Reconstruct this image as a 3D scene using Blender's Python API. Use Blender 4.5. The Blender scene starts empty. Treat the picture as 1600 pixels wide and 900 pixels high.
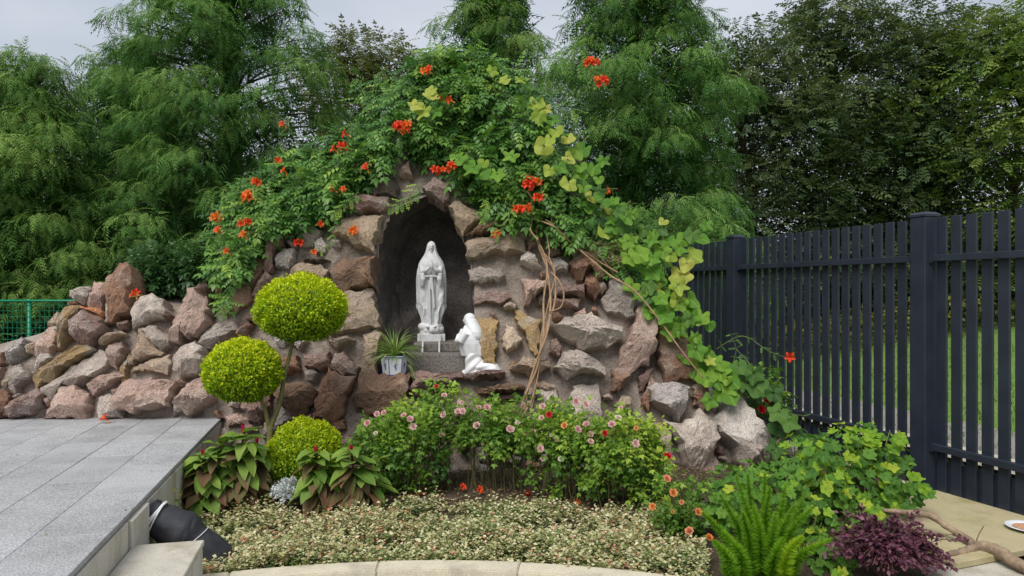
import bpy, bmesh, math, random
import numpy as np
from mathutils import Vector, Matrix, noise

random.seed(7)
rng = np.random.default_rng(11)
SC = bpy.context.scene
COL = SC.collection

# ------------------------------------------------------------------ camera
F, HX, HY, CZ = 1110.0, 800.0, 450.0, 1.5      # photo focal length in pixels, principal point, camera height
cam = bpy.data.cameras.new('camera')
cam.sensor_width = 36.0
cam.lens = F * 36.0 / 1600.0
cam.clip_start = 0.05
cam.clip_end = 600.0
cam_o = bpy.data.objects.new('camera', cam)
cam_o.location = (0, 0, CZ)
cam_o.rotation_euler = (math.radians(90), 0, 0)
COL.objects.link(cam_o)
SC.camera = cam_o

# ------------------------------------------------------------------ sky (overcast) and veiled sun
SUN_EL, SUN_AZ = math.radians(52), math.radians(205)     # azimuth clockwise from +Y
world = bpy.data.worlds.new('World')
SC.world = world
world.use_nodes = True
wn = world.node_tree
wn.nodes.clear()
w_out = wn.nodes.new('ShaderNodeOutputWorld')
w_bg = wn.nodes.new('ShaderNodeBackground')
w_sky = wn.nodes.new('ShaderNodeTexSky')
w_sky.sky_type = 'NISHITA'
w_sky.sun_disc = False
w_sky.sun_elevation = SUN_EL
w_sky.sun_rotation = SUN_AZ
w_sky.air_density = 1.2
w_sky.dust_density = 4.0
w_tc = wn.nodes.new('ShaderNodeTexCoord')
w_no = wn.nodes.new('ShaderNodeTexNoise')
w_no.inputs['Scale'].default_value = 2.2
w_no.inputs['Detail'].default_value = 5
w_map = wn.nodes.new('ShaderNodeMapping')
w_map.inputs['Scale'].default_value = (1, 1, 2.5)
w_ramp = wn.nodes.new('ShaderNodeValToRGB')
w_ramp.color_ramp.elements[0].position = 0.34
w_ramp.color_ramp.elements[0].color = (4.5, 4.95, 5.75, 1)
w_ramp.color_ramp.elements[1].position = 0.68
w_ramp.color_ramp.elements[1].color = (6.6, 6.9, 7.5, 1)
w_mix = wn.nodes.new('ShaderNodeMix')
w_mix.data_type = 'RGBA'
w_mix.inputs[0].default_value = 0.86                      # cloud layer over the clear sky
w_bg.inputs['Strength'].default_value = 0.0585
wl = wn.links.new
wl(w_tc.outputs['Generated'], w_map.inputs['Vector'])
wl(w_map.outputs[0], w_no.inputs['Vector'])
wl(w_no.outputs['Fac'], w_ramp.inputs[0])
wl(w_sky.outputs[0], w_mix.inputs[6])
wl(w_ramp.outputs[0], w_mix.inputs[7])
wl(w_mix.outputs[2], w_bg.inputs['Color'])
wl(w_bg.outputs[0], w_out.inputs['Surface'])

sun = bpy.data.lights.new('sun', 'SUN')
sun.energy = 1.5
sun.angle = math.radians(34)
sun.color = (1.0, 0.965, 0.91)
sun_o = bpy.data.objects.new('sun', sun)
COL.objects.link(sun_o)
sd = Vector((math.sin(SUN_AZ) * math.cos(SUN_EL), math.cos(SUN_AZ) * math.cos(SUN_EL), math.sin(SUN_EL)))
sun_o.rotation_euler = sd.to_track_quat('Z', 'Y').to_euler()
sun_o.location = sd * 40

vs = SC.view_settings
vs.view_transform = 'Standard'
vs.look = 'None'
vs.exposure = 1.05
vs.gamma = 1.0
vs.use_curve_mapping = False
SC.render.engine = 'CYCLES'
SC.cycles.max_bounces = 6
SC.cycles.diffuse_bounces = 3
SC.cycles.glossy_bounces = 2
SC.cycles.transmission_bounces = 4
SC.cycles.transparent_max_bounces = 4
SC.cycles.caustics_reflective = False
SC.cycles.caustics_refractive = False


# ------------------------------------------------------------------ helpers: placing
def at(px, py, D):
    return Vector(((px - HX) / F * D, D, CZ + (HY - py) / F * D))


def pip(x, y, poly):
    poly = np.asarray(poly, float)
    x = np.asarray(x, float); y = np.asarray(y, float)
    c = np.zeros(x.shape, bool)
    j = len(poly) - 1
    for i in range(len(poly)):
        xi, yi = poly[i]; xj, yj = poly[j]
        with np.errstate(divide='ignore', invalid='ignore'):
            c ^= ((yi > y) != (yj > y)) & (x < (xj - xi) * (y - yi) / (yj - yi + 1e-12) + xi)
        j = i
    return c


# ------------------------------------------------------------------ helpers: objects
def props(o, label=None, cat=None, group=None, kind=None):
    if label: o['label'] = label
    if cat: o['category'] = cat
    if group: o['group'] = group
    if kind: o['kind'] = kind
    return o


def thing(name, loc, label=None, cat=None, group=None, kind=None):
    o = bpy.data.objects.new(name, None)
    o.empty_display_size = 0.1
    o.location = loc
    COL.objects.link(o)
    return props(o, label, cat, group, kind)


def link(name, me, mat=None, parent=None):
    """mesh data in world coordinates, parented without moving (parents only ever carry a translation)"""
    o = bpy.data.objects.new(name, me)
    COL.objects.link(o)
    if mat is not None and len(me.materials) == 0:
        me.materials.append(mat)
    if parent is not None:
        o.parent = parent
        if parent.type == 'EMPTY':          # a linked mesh parent already sits at the world origin
            o.matrix_parent_inverse = Matrix.Translation(-Vector(parent.location))
    return o


def place(name, me, M, parent=None, ploc=None):
    """shared mesh data placed with a world matrix M under an Empty that is at ploc"""
    o = bpy.data.objects.new(name, me)
    COL.objects.link(o)
    if parent is not None:
        o.parent = parent
        M = Matrix.Translation(-Vector(parent.location)) @ M
    o.matrix_basis = M
    return o


def mesh_np(name, V, Fc, leaf_tone=None, smooth=False):
    """V (n,3); Fc (m,k) with one k"""
    V = np.ascontiguousarray(V, dtype=np.float32)
    Fc = np.ascontiguousarray(Fc, dtype=np.int32)
    m, k = Fc.shape
    me = bpy.data.meshes.new(name)
    me.vertices.add(len(V)); me.vertices.foreach_set('co', V.ravel())
    me.loops.add(m * k); me.loops.foreach_set('vertex_index', Fc.ravel())
    me.polygons.add(m)
    me.polygons.foreach_set('loop_start', np.arange(0, m * k, k, dtype=np.int32))
    me.polygons.foreach_set('loop_total', np.full(m, k, dtype=np.int32))
    if smooth:
        me.polygons.foreach_set('use_smooth', np.ones(m, dtype=bool))
    if leaf_tone is not None:
        a = me.attributes.new('leaf_tone', 'FLOAT', 'POINT')
        a.data.foreach_set('value', np.ascontiguousarray(leaf_tone, dtype=np.float32))
    me.update(calc_edges=True)
    return me


class MB:
    """collects plain pieces of geometry into one mesh"""
    def __init__(s): s.v = []; s.f = []
    def add(s, vs_, fs_):
        b = len(s.v)
        s.v += [tuple(p) for p in vs_]
        s.f += [tuple(i + b for i in f) for f in fs_]
        return s
    def box(s, c, ex, ey, ez, hx, hy, hz):
        c = Vector(c); ex = Vector(ex); ey = Vector(ey); ez = Vector(ez)
        P = [c + ex * (a * hx) + ey * (b * hy) + ez * (d * hz) for d in (-1, 1) for a, b in ((-1, -1), (1, -1), (1, 1), (-1, 1))]
        return s.add(P, [(3, 2, 1, 0), (4, 5, 6, 7), (0, 1, 5, 4), (1, 2, 6, 5), (2, 3, 7, 6), (3, 0, 4, 7)])
    def tube(s, pts, rad, n=8, cap=True, wob=0.0):
        pts = [Vector(p) for p in pts]
        if not hasattr(rad, '__len__'): rad = [rad] * len(pts)
        b = len(s.v)
        prev = None
        for i, p in enumerate(pts):
            t = (pts[min(i + 1, len(pts) - 1)] - pts[max(i - 1, 0)]).normalized()
            if prev is None:
                a = t.orthogonal().normalized()
            else:
                a = (prev - t * prev.dot(t))
                a = a.normalized() if a.length > 1e-6 else t.orthogonal().normalized()
            prev = a
            c = t.cross(a)
            for k in range(n):
                th = 2 * math.pi * k / n
                r = rad[i] * (1 + (random.uniform(-wob, wob) if wob else 0))
                s.v.append(tuple(p + (a * math.cos(th) + c * math.sin(th)) * r))
        for i in range(len(pts) - 1):
            for k in range(n):
                k2 = (k + 1) % n
                s.f.append((b + i * n + k, b + i * n + k2, b + (i + 1) * n + k2, b + (i + 1) * n + k))
        if cap:
            s.f.append(tuple(b + k for k in reversed(range(n))))
            e = b + (len(pts) - 1) * n
            s.f.append(tuple(e + k for k in range(n)))
        return s
    def mesh(s, name, smooth=False, sharp=None):
        me = bpy.data.meshes.new(name)
        me.from_pydata(s.v, [], s.f)
        if smooth or sharp:
            me.polygons.foreach_set('use_smooth', np.ones(len(me.polygons), dtype=bool))
        if sharp: me.set_sharp_from_angle(angle=math.radians(sharp))
        me.update()
        return me
    def build(s, name, mat, parent=None, smooth=False, sharp=None):
        return link(name, s.mesh(name, smooth, sharp), mat, parent)


def catmull(pts, n=6):
    P = [Vector(p) for p in pts]
    out = []
    for i in range(len(P) - 1):
        p0 = P[max(i - 1, 0)]; p1 = P[i]; p2 = P[i + 1]; p3 = P[min(i + 2, len(P) - 1)]
        for k in range(n):
            t = k / n
            out.append(0.5 * ((2 * p1) + (p2 - p0) * t + (2 * p0 - 5 * p1 + 4 * p2 - p3) * t * t + (3 * p1 - p0 - 3 * p2 + p3) * t ** 3))
    out.append(P[-1])
    return out


def bevel_mesh(me, w, seg=1):
    bm = bmesh.new(); bm.from_mesh(me)
    bmesh.ops.bevel(bm, geom=list(bm.edges), offset=w, segments=seg, affect='EDGES', profile=0.5)
    bm.to_mesh(me); bm.free(); me.update()
    return me


# ------------------------------------------------------------------ helpers: foliage
def nrm(a):
    return a / (np.linalg.norm(a, axis=-1, keepdims=True) + 1e-9)


def frames(fwd, up):
    f = nrm(np.asarray(fwd, float)); u = np.broadcast_to(np.asarray(up, float), f.shape)
    r = nrm(np.cross(f, u)); n = np.cross(r, f)
    return np.stack([r, f, n], axis=-1)          # columns: width, length, normal


def scatter(name, T, P, R, S, leaf_tone, mat, parent=None, kind=None):
    """copies of template T=(verts, faces) as one mesh"""
    tv, tf = np.asarray(T[0], float), np.asarray(T[1], int)
    n, k = len(P), len(tv)
    S = np.asarray(S, float)
    if S.ndim == 1: S = S[:, None]
    V = np.einsum('nij,nkj->nki', R, tv[None] * S[:, None, :]) + np.asarray(P)[:, None, :]
    Fc = (tf[None] + (np.arange(n) * k)[:, None, None]).reshape(-1, tf.shape[1])
    me = mesh_np(name, V.reshape(-1, 3), Fc, np.repeat(leaf_tone, k))
    o = link(name, me, mat, parent)
    if kind: o['kind'] = kind
    return o


def t_leaf(w=0.5, fold=0.12, droop=0.15):
    v = [(0, 0, 0), (w * .5, .42, fold * w), (0, 1, -droop), (-w * .5, .42, fold * w), (0, .5, -.02)]
    return v, [(0, 1, 4), (1, 2, 4), (2, 3, 4), (3, 0, 4)]


def t_quad(w=0.5, fold=0.15):
    return [(0, 0, 0), (w * .5, .5, fold * w), (0, 1, 0), (-w * .5, .5, fold * w)], [(0, 1, 2, 3)]


def t_pinnate(pairs=4, leaflet=0.24, w=0.5, droop=0.35, end=True):
    """unit-long compound leaf along +y made of folded quads"""
    V, Fc = [], []
    def lf(base, d, l):
        d = Vector(d).normalized(); n = Vector((0, 0, 1)); s = d.cross(n).normalized()
        b = len(V)
        base = Vector(base)
        for p in (base, base + d * l * .45 + s * l * w * .5 + n * l * .05, base + d * l - n * l * .12, base + d * l * .45 - s * l * w * .5 + n * l * .05):
            V.append(tuple(p))
        Fc.append((b, b + 1, b + 2, b + 3))
    for i in range(pairs):
        t = .22 + .66 * i / max(pairs - 1, 1)
        z = -droop * t * t
        l = leaflet * (1.0 - .25 * abs(t - .5))
        for sgn in (-1, 1):
            lf((0, t, z), (sgn * .85, .55, -.15 - droop * .5), l)
    if end: lf((0, .9, -droop * .81), (0, 1, -droop), leaflet * 1.1)
    b = len(V)
    V.extend([(-.012, 0, 0), (.012, 0, 0), (.008, .9, -droop * .81), (-.008, .9, -droop * .81)])
    Fc.append((b, b + 1, b + 2, b + 3))
    return V, Fc


def t_spray(n=8, ln=.26, w=.05, droop=.55):
    """feathery drooping spray of narrow leaflets, triangles"""
    V, Fc = [], []
    r = random.Random(5)
    for i in range(n):
        t = .08 + .9 * i / n
        z = -droop * t ** 1.8
        for sgn in (-1, 1):
            l = ln * (1.15 - .6 * t) * r.uniform(.8, 1.2)
            d = Vector((sgn * r.uniform(.55, .85), .75, -.35 - droop * t * .8)).normalized()
            b = Vector((0, t, z))
            s = Vector((-d.y * sgn, d.x * sgn, 0)).normalized() * w * .5
            k = len(V)
            V += [tuple(b - s), tuple(b + s), tuple(b + d * l)]
            Fc.append((k, k + 1, k + 2))
    return V, Fc


def rand_dirs(n, r=rng):
    v = r.normal(size=(n, 3))
    return nrm(v)
# ------------------------------------------------------------------ materials
def new_mat(name):
    m = bpy.data.materials.new(name); m.use_nodes = True
    nt = m.node_tree
    return m, nt, nt.nodes['Principled BSDF'], nt.nodes['Material Output']


def ramp(nt, cols, pos=None):
    r = nt.nodes.new('ShaderNodeValToRGB')
    e = r.color_ramp.elements
    while len(e) < len(cols): e.new(0.5)
    for i, c in enumerate(cols):
        e[i].position = pos[i] if pos else i / max(len(cols) - 1, 1)
        e[i].color = (*c, 1)
    return r


def coords(nt, jitter=True):
    tc = nt.nodes.new('ShaderNodeTexCoord')
    if not jitter: return tc.outputs['Object']
    oi = nt.nodes.new('ShaderNodeObjectInfo')
    ml = nt.nodes.new('ShaderNodeMath'); ml.operation = 'MULTIPLY'; ml.inputs[1].default_value = 53.0
    ad = nt.nodes.new('ShaderNodeVectorMath'); ad.operation = 'ADD'
    nt.links.new(oi.outputs['Random'], ml.inputs[0])
    nt.links.new(tc.outputs['Object'], ad.inputs[0])
    nt.links.new(ml.outputs[0], ad.inputs[1])
    return ad.outputs[0]


def nz(nt, vec, scale, detail=4, rough=.55):
    n = nt.nodes.new('ShaderNodeTexNoise')
    n.inputs['Scale'].default_value = scale; n.inputs['Detail'].default_value = detail; n.inputs['Roughness'].default_value = rough
    nt.links.new(vec, n.inputs['Vector'])
    return n.outputs['Fac']


def mixc(nt, fac, a, b, mode='MIX'):
    m = nt.nodes.new('ShaderNodeMix'); m.data_type = 'RGBA'; m.blend_type = mode
    for s, v in ((0, fac), (6, a), (7, b)):
        if hasattr(v, 'links'): nt.links.new(v, m.inputs[s])
        elif s == 0: m.inputs[0].default_value = v
        else: m.inputs[s].default_value = (*v, 1)
    return m.outputs[2]


def bump(nt, bsdf, h, strength, dist, prev=None):
    b = nt.nodes.new('ShaderNodeBump'); b.inputs['Strength'].default_value = strength; b.inputs['Distance'].default_value = dist
    nt.links.new(h, b.inputs['Height'])
    if prev is not None: nt.links.new(prev, b.inputs['Normal'])
    nt.links.new(b.outputs[0], bsdf.inputs['Normal'])
    return b.outputs[0]


def stone_mat(name, c1, c2, c3, speck=(.60, 1.30), sc=1.0, strength=.8, c_bal=.5):
    m, nt, bs, out = new_mat(name)
    v = coords(nt)
    r1 = ramp(nt, [c1, c2], [.38, .62]); nt.links.new(nz(nt, v, 5 * sc, 6, .65), r1.inputs[0])
    r2 = ramp(nt, [(0, 0, 0), (1, 1, 1)], [c_bal, c_bal + .16]); nt.links.new(nz(nt, v, 3.1 * sc, 5, .7), r2.inputs[0])
    col = mixc(nt, r2.outputs[0], r1.outputs[0], c3)
    r3 = ramp(nt, [(speck[0],) * 3, (1, 1, 1), (speck[1],) * 3], [.36, .5, .64]); nt.links.new(nz(nt, v, 95 * sc, 3, .7), r3.inputs[0])
    col = mixc(nt, 1.0, col, r3.outputs[0], 'MULTIPLY')
    oi = nt.nodes.new('ShaderNodeObjectInfo')
    r4 = ramp(nt, [(.8, .8, .8), (1.18, 1.16, 1.13)]); nt.links.new(oi.outputs['Random'], r4.inputs[0])
    col = mixc(nt, 1.0, col, r4.outputs[0], 'MULTIPLY')
    nt.links.new(col, bs.inputs['Base Color'])
    bs.inputs['Roughness'].default_value = .88
    bs.inputs['Specular IOR Level'].default_value = .25
    b1 = bump(nt, bs, nz(nt, v, 11 * sc, 9, .72), strength, .07)
    bump(nt, bs, nz(nt, v, 70 * sc, 5, .75), .6, .012, b1)
    return m


def plain(name, c, rough=.6, spec=.4, metal=0.0, var=.0, vscale=8, bscale=0, bstr=.3, bdist=.004):
    m, nt, bs, out = new_mat(name)
    if var:
        v = coords(nt)
        r = ramp(nt, [tuple(x * (1 - var) for x in c), tuple(min(1, x * (1 + var)) for x in c)], [.3, .7])
        nt.links.new(nz(nt, v, vscale, 6, .6), r.inputs[0])
        nt.links.new(r.outputs[0], bs.inputs['Base Color'])
        if bscale: bump(nt, bs, nz(nt, v, bscale, 5, .65), bstr, bdist)
    else:
        bs.inputs['Base Color'].default_value = (*c, 1)
    bs.inputs['Roughness'].default_value = rough
    bs.inputs['Specular IOR Level'].default_value = spec
    bs.inputs['Metallic'].default_value = metal
    return m


def leaf_mat(name, cols, src='attr', rough=.5, trans=.28, spec=.3, pos=None, midrib=None, tint=1.25):
    m, nt, bs, out = new_mat(name)
    if src == 'attr':
        a = nt.nodes.new('ShaderNodeAttribute'); a.attribute_name = 'leaf_tone'; f = a.outputs['Fac']
    else:
        oi = nt.nodes.new('ShaderNodeObjectInfo'); f = oi.outputs['Random']
    r = ramp(nt, cols, pos); nt.links.new(f, r.inputs[0])
    col = r.outputs[0]
    if midrib or src != 'attr':
        tc = nt.nodes.new('ShaderNodeTexCoord')
        v = tc.outputs['Object']
        rr = ramp(nt, [(.8, .8, .8), (1.15, 1.15, 1.15)], [.35, .65]); nt.links.new(nz(nt, v, 30, 4), rr.inputs[0])
        col = mixc(nt, 1.0, col, rr.outputs[0], 'MULTIPLY')
        if midrib:
            sx = nt.nodes.new('ShaderNodeSeparateXYZ'); nt.links.new(v, sx.inputs[0])
            ab = nt.nodes.new('ShaderNodeMath'); ab.operation = 'ABSOLUTE'; nt.links.new(sx.outputs[0], ab.inputs[0])
            mr = ramp(nt, [(1, 1, 1), (0, 0, 0)], midrib[1]); nt.links.new(ab.outputs[0], mr.inputs[0])
            col = mixc(nt, mr.outputs[0], col, midrib[0])
            wv = nt.nodes.new('ShaderNodeTexWave'); wv.inputs['Scale'].default_value = 26; wv.bands_direction = 'Y'; wv.inputs['Distortion'].default_value = 1.0
            nt.links.new(v, wv.inputs['Vector']); bump(nt, bs, wv.outputs['Fac'], .35, .003)
    nt.links.new(col, bs.inputs['Base Color'])
    bs.inputs['Roughness'].default_value = rough
    bs.inputs['Specular IOR Level'].default_value = spec
    if trans > 0:
        tr = nt.nodes.new('ShaderNodeBsdfTranslucent')
        nt.links.new(mixc(nt, 1.0, col, (tint, tint * 1.05, tint * .7), 'MULTIPLY'), tr.inputs['Color'])
        mx = nt.nodes.new('ShaderNodeMixShader'); mx.inputs[0].default_value = trans
        nt.links.new(bs.outputs[0], mx.inputs[1]); nt.links.new(tr.outputs[0], mx.inputs[2])
        nt.links.new(mx.outputs[0], out.inputs['Surface'])
    return m


M = {}
M['pink'] = stone_mat('pink_granite', (.586, .411, .338), (.440, .315, .271), (.615, .482, .407))
M['grey'] = stone_mat('grey_granite', (.541, .461, .407), (.395, .336, .298), (.620, .559, .487))
M['light'] = stone_mat('pale_granite', (.634, .577, .532), (.508, .457, .432), (.508, .393, .317), c_bal=.55)
M['rust'] = stone_mat('rusty_stone', (.347, .200, .130), (.239, .141, .100), (.407, .310, .259), c_bal=.52)
M['brown'] = stone_mat('brown_stone', (.335, .211, .138), (.227, .146, .104), (.428, .321, .237), c_bal=.55)
M['ochre'] = stone_mat('ochre_stone', (.502, .348, .157), (.370, .258, .144), (.430, .400, .373), c_bal=.52)
M['tan'] = stone_mat('tan_stone', (.513, .392, .284), (.382, .286, .210), (.586, .475, .380))
M['dred'] = stone_mat('dark_red_stone', (.353, .232, .193), (.250, .167, .144), (.442, .353, .320))
M['brick'] = stone_mat('orange_brick', (.62, .24, .11), (.52, .19, .09), (.60, .30, .17), strength=.2)
M['dark'] = stone_mat('dark_stone', (.168, .131, .114), (.120, .096, .083), (.239, .191, .168))
M['mortar'] = stone_mat('cement_mortar', (.427, .350, .298), (.337, .277, .234), (.528, .447, .384), speck=(.72, 1.2), sc=.7, strength=.9)
M['niche'] = stone_mat('dark_niche_plaster', (.180, .162, .150), (.120, .108, .102), (.256, .222, .198), sc=.7, strength=.9)  # niche lining, darker than the mortar outside
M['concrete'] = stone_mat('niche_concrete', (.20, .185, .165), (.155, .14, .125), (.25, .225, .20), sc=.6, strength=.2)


def stained(name, base, dirt, streak, bstr=.15):
    m, nt, bs, out = new_mat(name)
    v = coords(nt)
    r1 = ramp(nt, [tuple(x * .86 for x in base), base, tuple(min(1, x * 1.08) for x in base)], [.25, .5, .8]); nt.links.new(nz(nt, v, 6, 7, .65), r1.inputs[0])
    mp = nt.nodes.new('ShaderNodeMapping'); mp.inputs['Scale'].default_value = streak
    nt.links.new(v, mp.inputs[0])
    r2 = ramp(nt, [(0, 0, 0), (1, 1, 1)], [.5, .72]); nt.links.new(nz(nt, mp.outputs[0], 1.0, 6, .65), r2.inputs[0])
    col = mixc(nt, r2.outputs[0], r1.outputs[0], dirt)
    r3 = ramp(nt, [(.86,) * 3, (1.1,) * 3], [.35, .65]); nt.links.new(nz(nt, v, 140, 2, .6), r3.inputs[0])
    nt.links.new(mixc(nt, 1.0, col, r3.outputs[0], 'MULTIPLY'), bs.inputs['Base Color'])
    bs.inputs['Roughness'].default_value = .85; bs.inputs['Specular IOR Level'].default_value = .25
    bump(nt, bs, nz(nt, v, 45, 6, .7), bstr, .006)
    return m


M['wallpanel'] = stained('stained_cream_render', (.56, .53, .46), (.34, .29, .20), (9, 9, .7))
M['step'] = stained('stained_step_stone', (.50, .47, .40), (.34, .30, .22), (5, 5, 5))
M['kerb'] = stained('weathered_kerb_stone', (.58, .53, .40), (.36, .32, .25), (5, 5, 5), .25)
M['slab'] = stained('mossy_slab_stone', (.44, .38, .23), (.30, .27, .12), (4, 4, 4))
M['paving'] = stained('plaza_stone', (.42, .41, .39), (.3, .28, .25), (3, 3, 3))


def granite_tile():
    m, nt, bs, out = new_mat('grey_granite_tile')
    v = coords(nt)
    r1 = ramp(nt, [(.17, .173, .177), (.36, .364, .37), (.54, .543, .548)], [.33, .5, .66]); nt.links.new(nz(nt, v, 130, 3, .75), r1.inputs[0])
    r2 = ramp(nt, [(.74,) * 3, (1.08,) * 3], [.28, .6]); nt.links.new(nz(nt, v, 2.6, 8, .68), r2.inputs[0])
    col = mixc(nt, 1.0, r1.outputs[0], r2.outputs[0], 'MULTIPLY')
    oi = nt.nodes.new('ShaderNodeObjectInfo')
    r4 = ramp(nt, [(.93,) * 3, (1.06,) * 3]); nt.links.new(oi.outputs['Random'], r4.inputs[0])
    nt.links.new(mixc(nt, 1.0, col, r4.outputs[0], 'MULTIPLY'), bs.inputs['Base Color'])
    bs.inputs['Roughness'].default_value = .62; bs.inputs['Specular IOR Level'].default_value = .3
    bump(nt, bs, nz(nt, v, 160, 3), .2, .002)
    return m


M['tile'] = granite_tile()
M['grout'] = plain('grey_grout', (.235, .23, .222), .9, .2)
M['fence'] = plain('dark_slate_paint', (.021, .028, .042), .45, .42, var=.22, vscale=5, bscale=90, bstr=.06)
M['wire'] = plain('green_plastic_coating', (.0, .20, .095), .4, .4)
M['statue'] = stained('weathered_white_marble', (.63, .63, .64), (.44, .435, .42), (13, 13, 2.5), .08)
M['statue2'] = plain('white_painted_plaster', (.70, .705, .72), .5, .4, var=.04, vscale=6)
M['white'] = plain('white_plastic', (.72, .72, .72), .4, .4)
M['porcelain'] = plain('white_porcelain', (.78, .80, .83), .18, .5, var=.05, vscale=14)
M['blue'] = plain('cobalt_glaze', (.03, .06, .30), .2, .5)
M['blackplastic'] = plain('black_plastic_wrap', (.030, .031, .037), .62, .35, var=.3, vscale=9, bscale=16, bstr=.5, bdist=.012)
M['bark'] = plain('dark_bark', (.065, .052, .040), .9, .2, var=.4, vscale=14, bscale=40, bstr=.8, bdist=.01)
M['vinebark'] = plain('dry_vine_bark', (.33, .215, .13), .85, .2, var=.35, vscale=18, bscale=60, bstr=.7, bdist=.006)
M['twig'] = plain('brown_twig', (.16, .11, .065), .85, .2, var=.4, vscale=12)
M['greenstem'] = plain('green_stem', (.14, .19, .05), .6, .3, var=.3, vscale=12)
M['shrubstem'] = plain('olive_stem', (.16, .15, .06), .8, .2, var=.3, vscale=20, bscale=70, bstr=.4)
M['driftwood'] = plain('peeling_branch_bark', (.30, .22, .15), .85, .2, var=.45, vscale=16, bscale=50, bstr=1.0, bdist=.012)
M['rice'] = plain('brown_grain', (.50, .28, .17), .8, .2, var=.3, vscale=60, bscale=120, bstr=.8)


def soil_mat(name, a, b, litter):
    m, nt, bs, out = new_mat(name)
    v = coords(nt, False)
    r1 = ramp(nt, [a, b], [.35, .65]); nt.links.new(nz(nt, v, 9, 8, .7), r1.inputs[0])
    r2 = ramp(nt, [(0, 0, 0), (1, 1, 1)], [.62, .68]); nt.links.new(nz(nt, v, 38, 3, .6), r2.inputs[0])
    nt.links.new(mixc(nt, r2.outputs[0], r1.outputs[0], litter), bs.inputs['Base Color'])
    bs.inputs['Roughness'].default_value = .95; bs.inputs['Specular IOR Level'].default_value = .15
    bump(nt, bs, nz(nt, v, 30, 8, .7), .8, .03)
    return m


M['soil'] = soil_mat('garden_soil', (.060, .044, .032), (.105, .078, .055), (.17, .12, .075))
M['ground'] = soil_mat('lawn_turf', (.12, .22, .045), (.17, .28, .06), (.24, .26, .13))
M['gravel'] = soil_mat('grey_gravel', (.24, .22, .20), (.34, .32, .30), (.16, .15, .13))
# ================================================================== SETTING
FD = Vector((-.291, .957, 0)).normalized()         # fence line, going away
FN = Vector((-FD.y, FD.x, 0))                      # towards the garden side
FN = FN if FN.x < 0 else -FN
FP = Vector((3.02, 5.2, 0))                        # foot of the near post


def ground_z(x, y):
    d = (x - FP.x) * (-FN.x) + (y - FP.y) * (-FN.y)       # metres beyond the picket fence
    t = np.clip((d - .6) / 9.0, 0, 1)
    return 1.05 * t * t * (3 - 2 * t) * np.clip((y - 1) / 6, 0, 1) - .02


def make_ground():
    def axis(lo, hi, a, b, n1, n2):
        return np.unique(np.concatenate([np.linspace(lo, a, n2), np.linspace(a, b, n1), np.linspace(b, hi, n2)]))
    xs = axis(-220, 220, -14, 24, 110, 12); ys = axis(-60, 320, -4, 34, 110, 12)
    X, Y = np.meshgrid(xs, ys)
    Z = ground_z(X, Y)
    Z = Z + np.where(Z > .05, .03 * np.sin(X * 3.1) * np.sin(Y * 2.7), 0)
    nx, ny = len(xs), len(ys)
    V = np.stack([X, Y, Z], -1).reshape(-1, 3)
    i = np.arange(nx * ny).reshape(ny, nx)
    Fc = np.stack([i[:-1, :-1], i[:-1, 1:], i[1:, 1:], i[1:, :-1]], -1).reshape(-1, 4)
    o = link('ground', mesh_np('ground', V, Fc, smooth=True), M['ground'])
    props(o, 'lawn rising to a grassy bank behind the dark picket fence', 'ground', kind='structure')


make_ground()

PC = Vector((-.38, .03, 0)); PR = 3.63              # round plaza in front of the bed


def polar(r, a, z):
    return Vector((PC.x + r * math.sin(a), PC.y + r * math.cos(a), z))


def make_bed():
    # gently mounded soil sheet from the kerb to behind the grotto
    xs = np.linspace(-9.5, 4.2, 120); ys = np.linspace(2.2, 8.2, 70)
    X, Y = np.meshgrid(xs, ys)
    Z = .015 + .05 * np.clip((Y - 3.5) / 1.2, 0, 1) + .012 * np.sin(X * 7.3 + Y * 3) * np.sin(Y * 6.1 - X * 2)
    V = np.stack([X, Y, Z], -1).reshape(-1, 3)
    i = np.arange(X.size).reshape(X.shape)
    Fc = np.stack([i[:-1, :-1], i[:-1, 1:], i[1:, 1:], i[1:, :-1]], -1)
    cx = (X[:-1, :-1] + X[1:, 1:]) / 2; cy = (Y[:-1, :-1] + Y[1:, 1:]) / 2
    beyond = (cx - FP.x) * (-FN.x) + (cy - FP.y) * (-FN.y)
    keep = (np.hypot(cx - PC.x, cy - PC.y) > PR - .12) & (beyond < -.12)
    o = link('garden_bed', mesh_np('garden_bed', V, Fc[keep].reshape(-1, 4), smooth=True), M['soil'])
    props(o, 'bare brown soil bed in front of the grotto', 'soil bed', kind='structure')
    mb = MB()
    mb.add([polar(0, 0, .0)] + [polar(PR - .14, 2 * math.pi * k / 64, .0) for k in range(64)], [(0, 1 + (k + 1) % 64, 1 + k) for k in range(64)])
    props(mb.build('plaza_pavement', M['paving']), 'round stone plaza inside the curved kerb', 'pavement', kind='structure')


make_bed()

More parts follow.
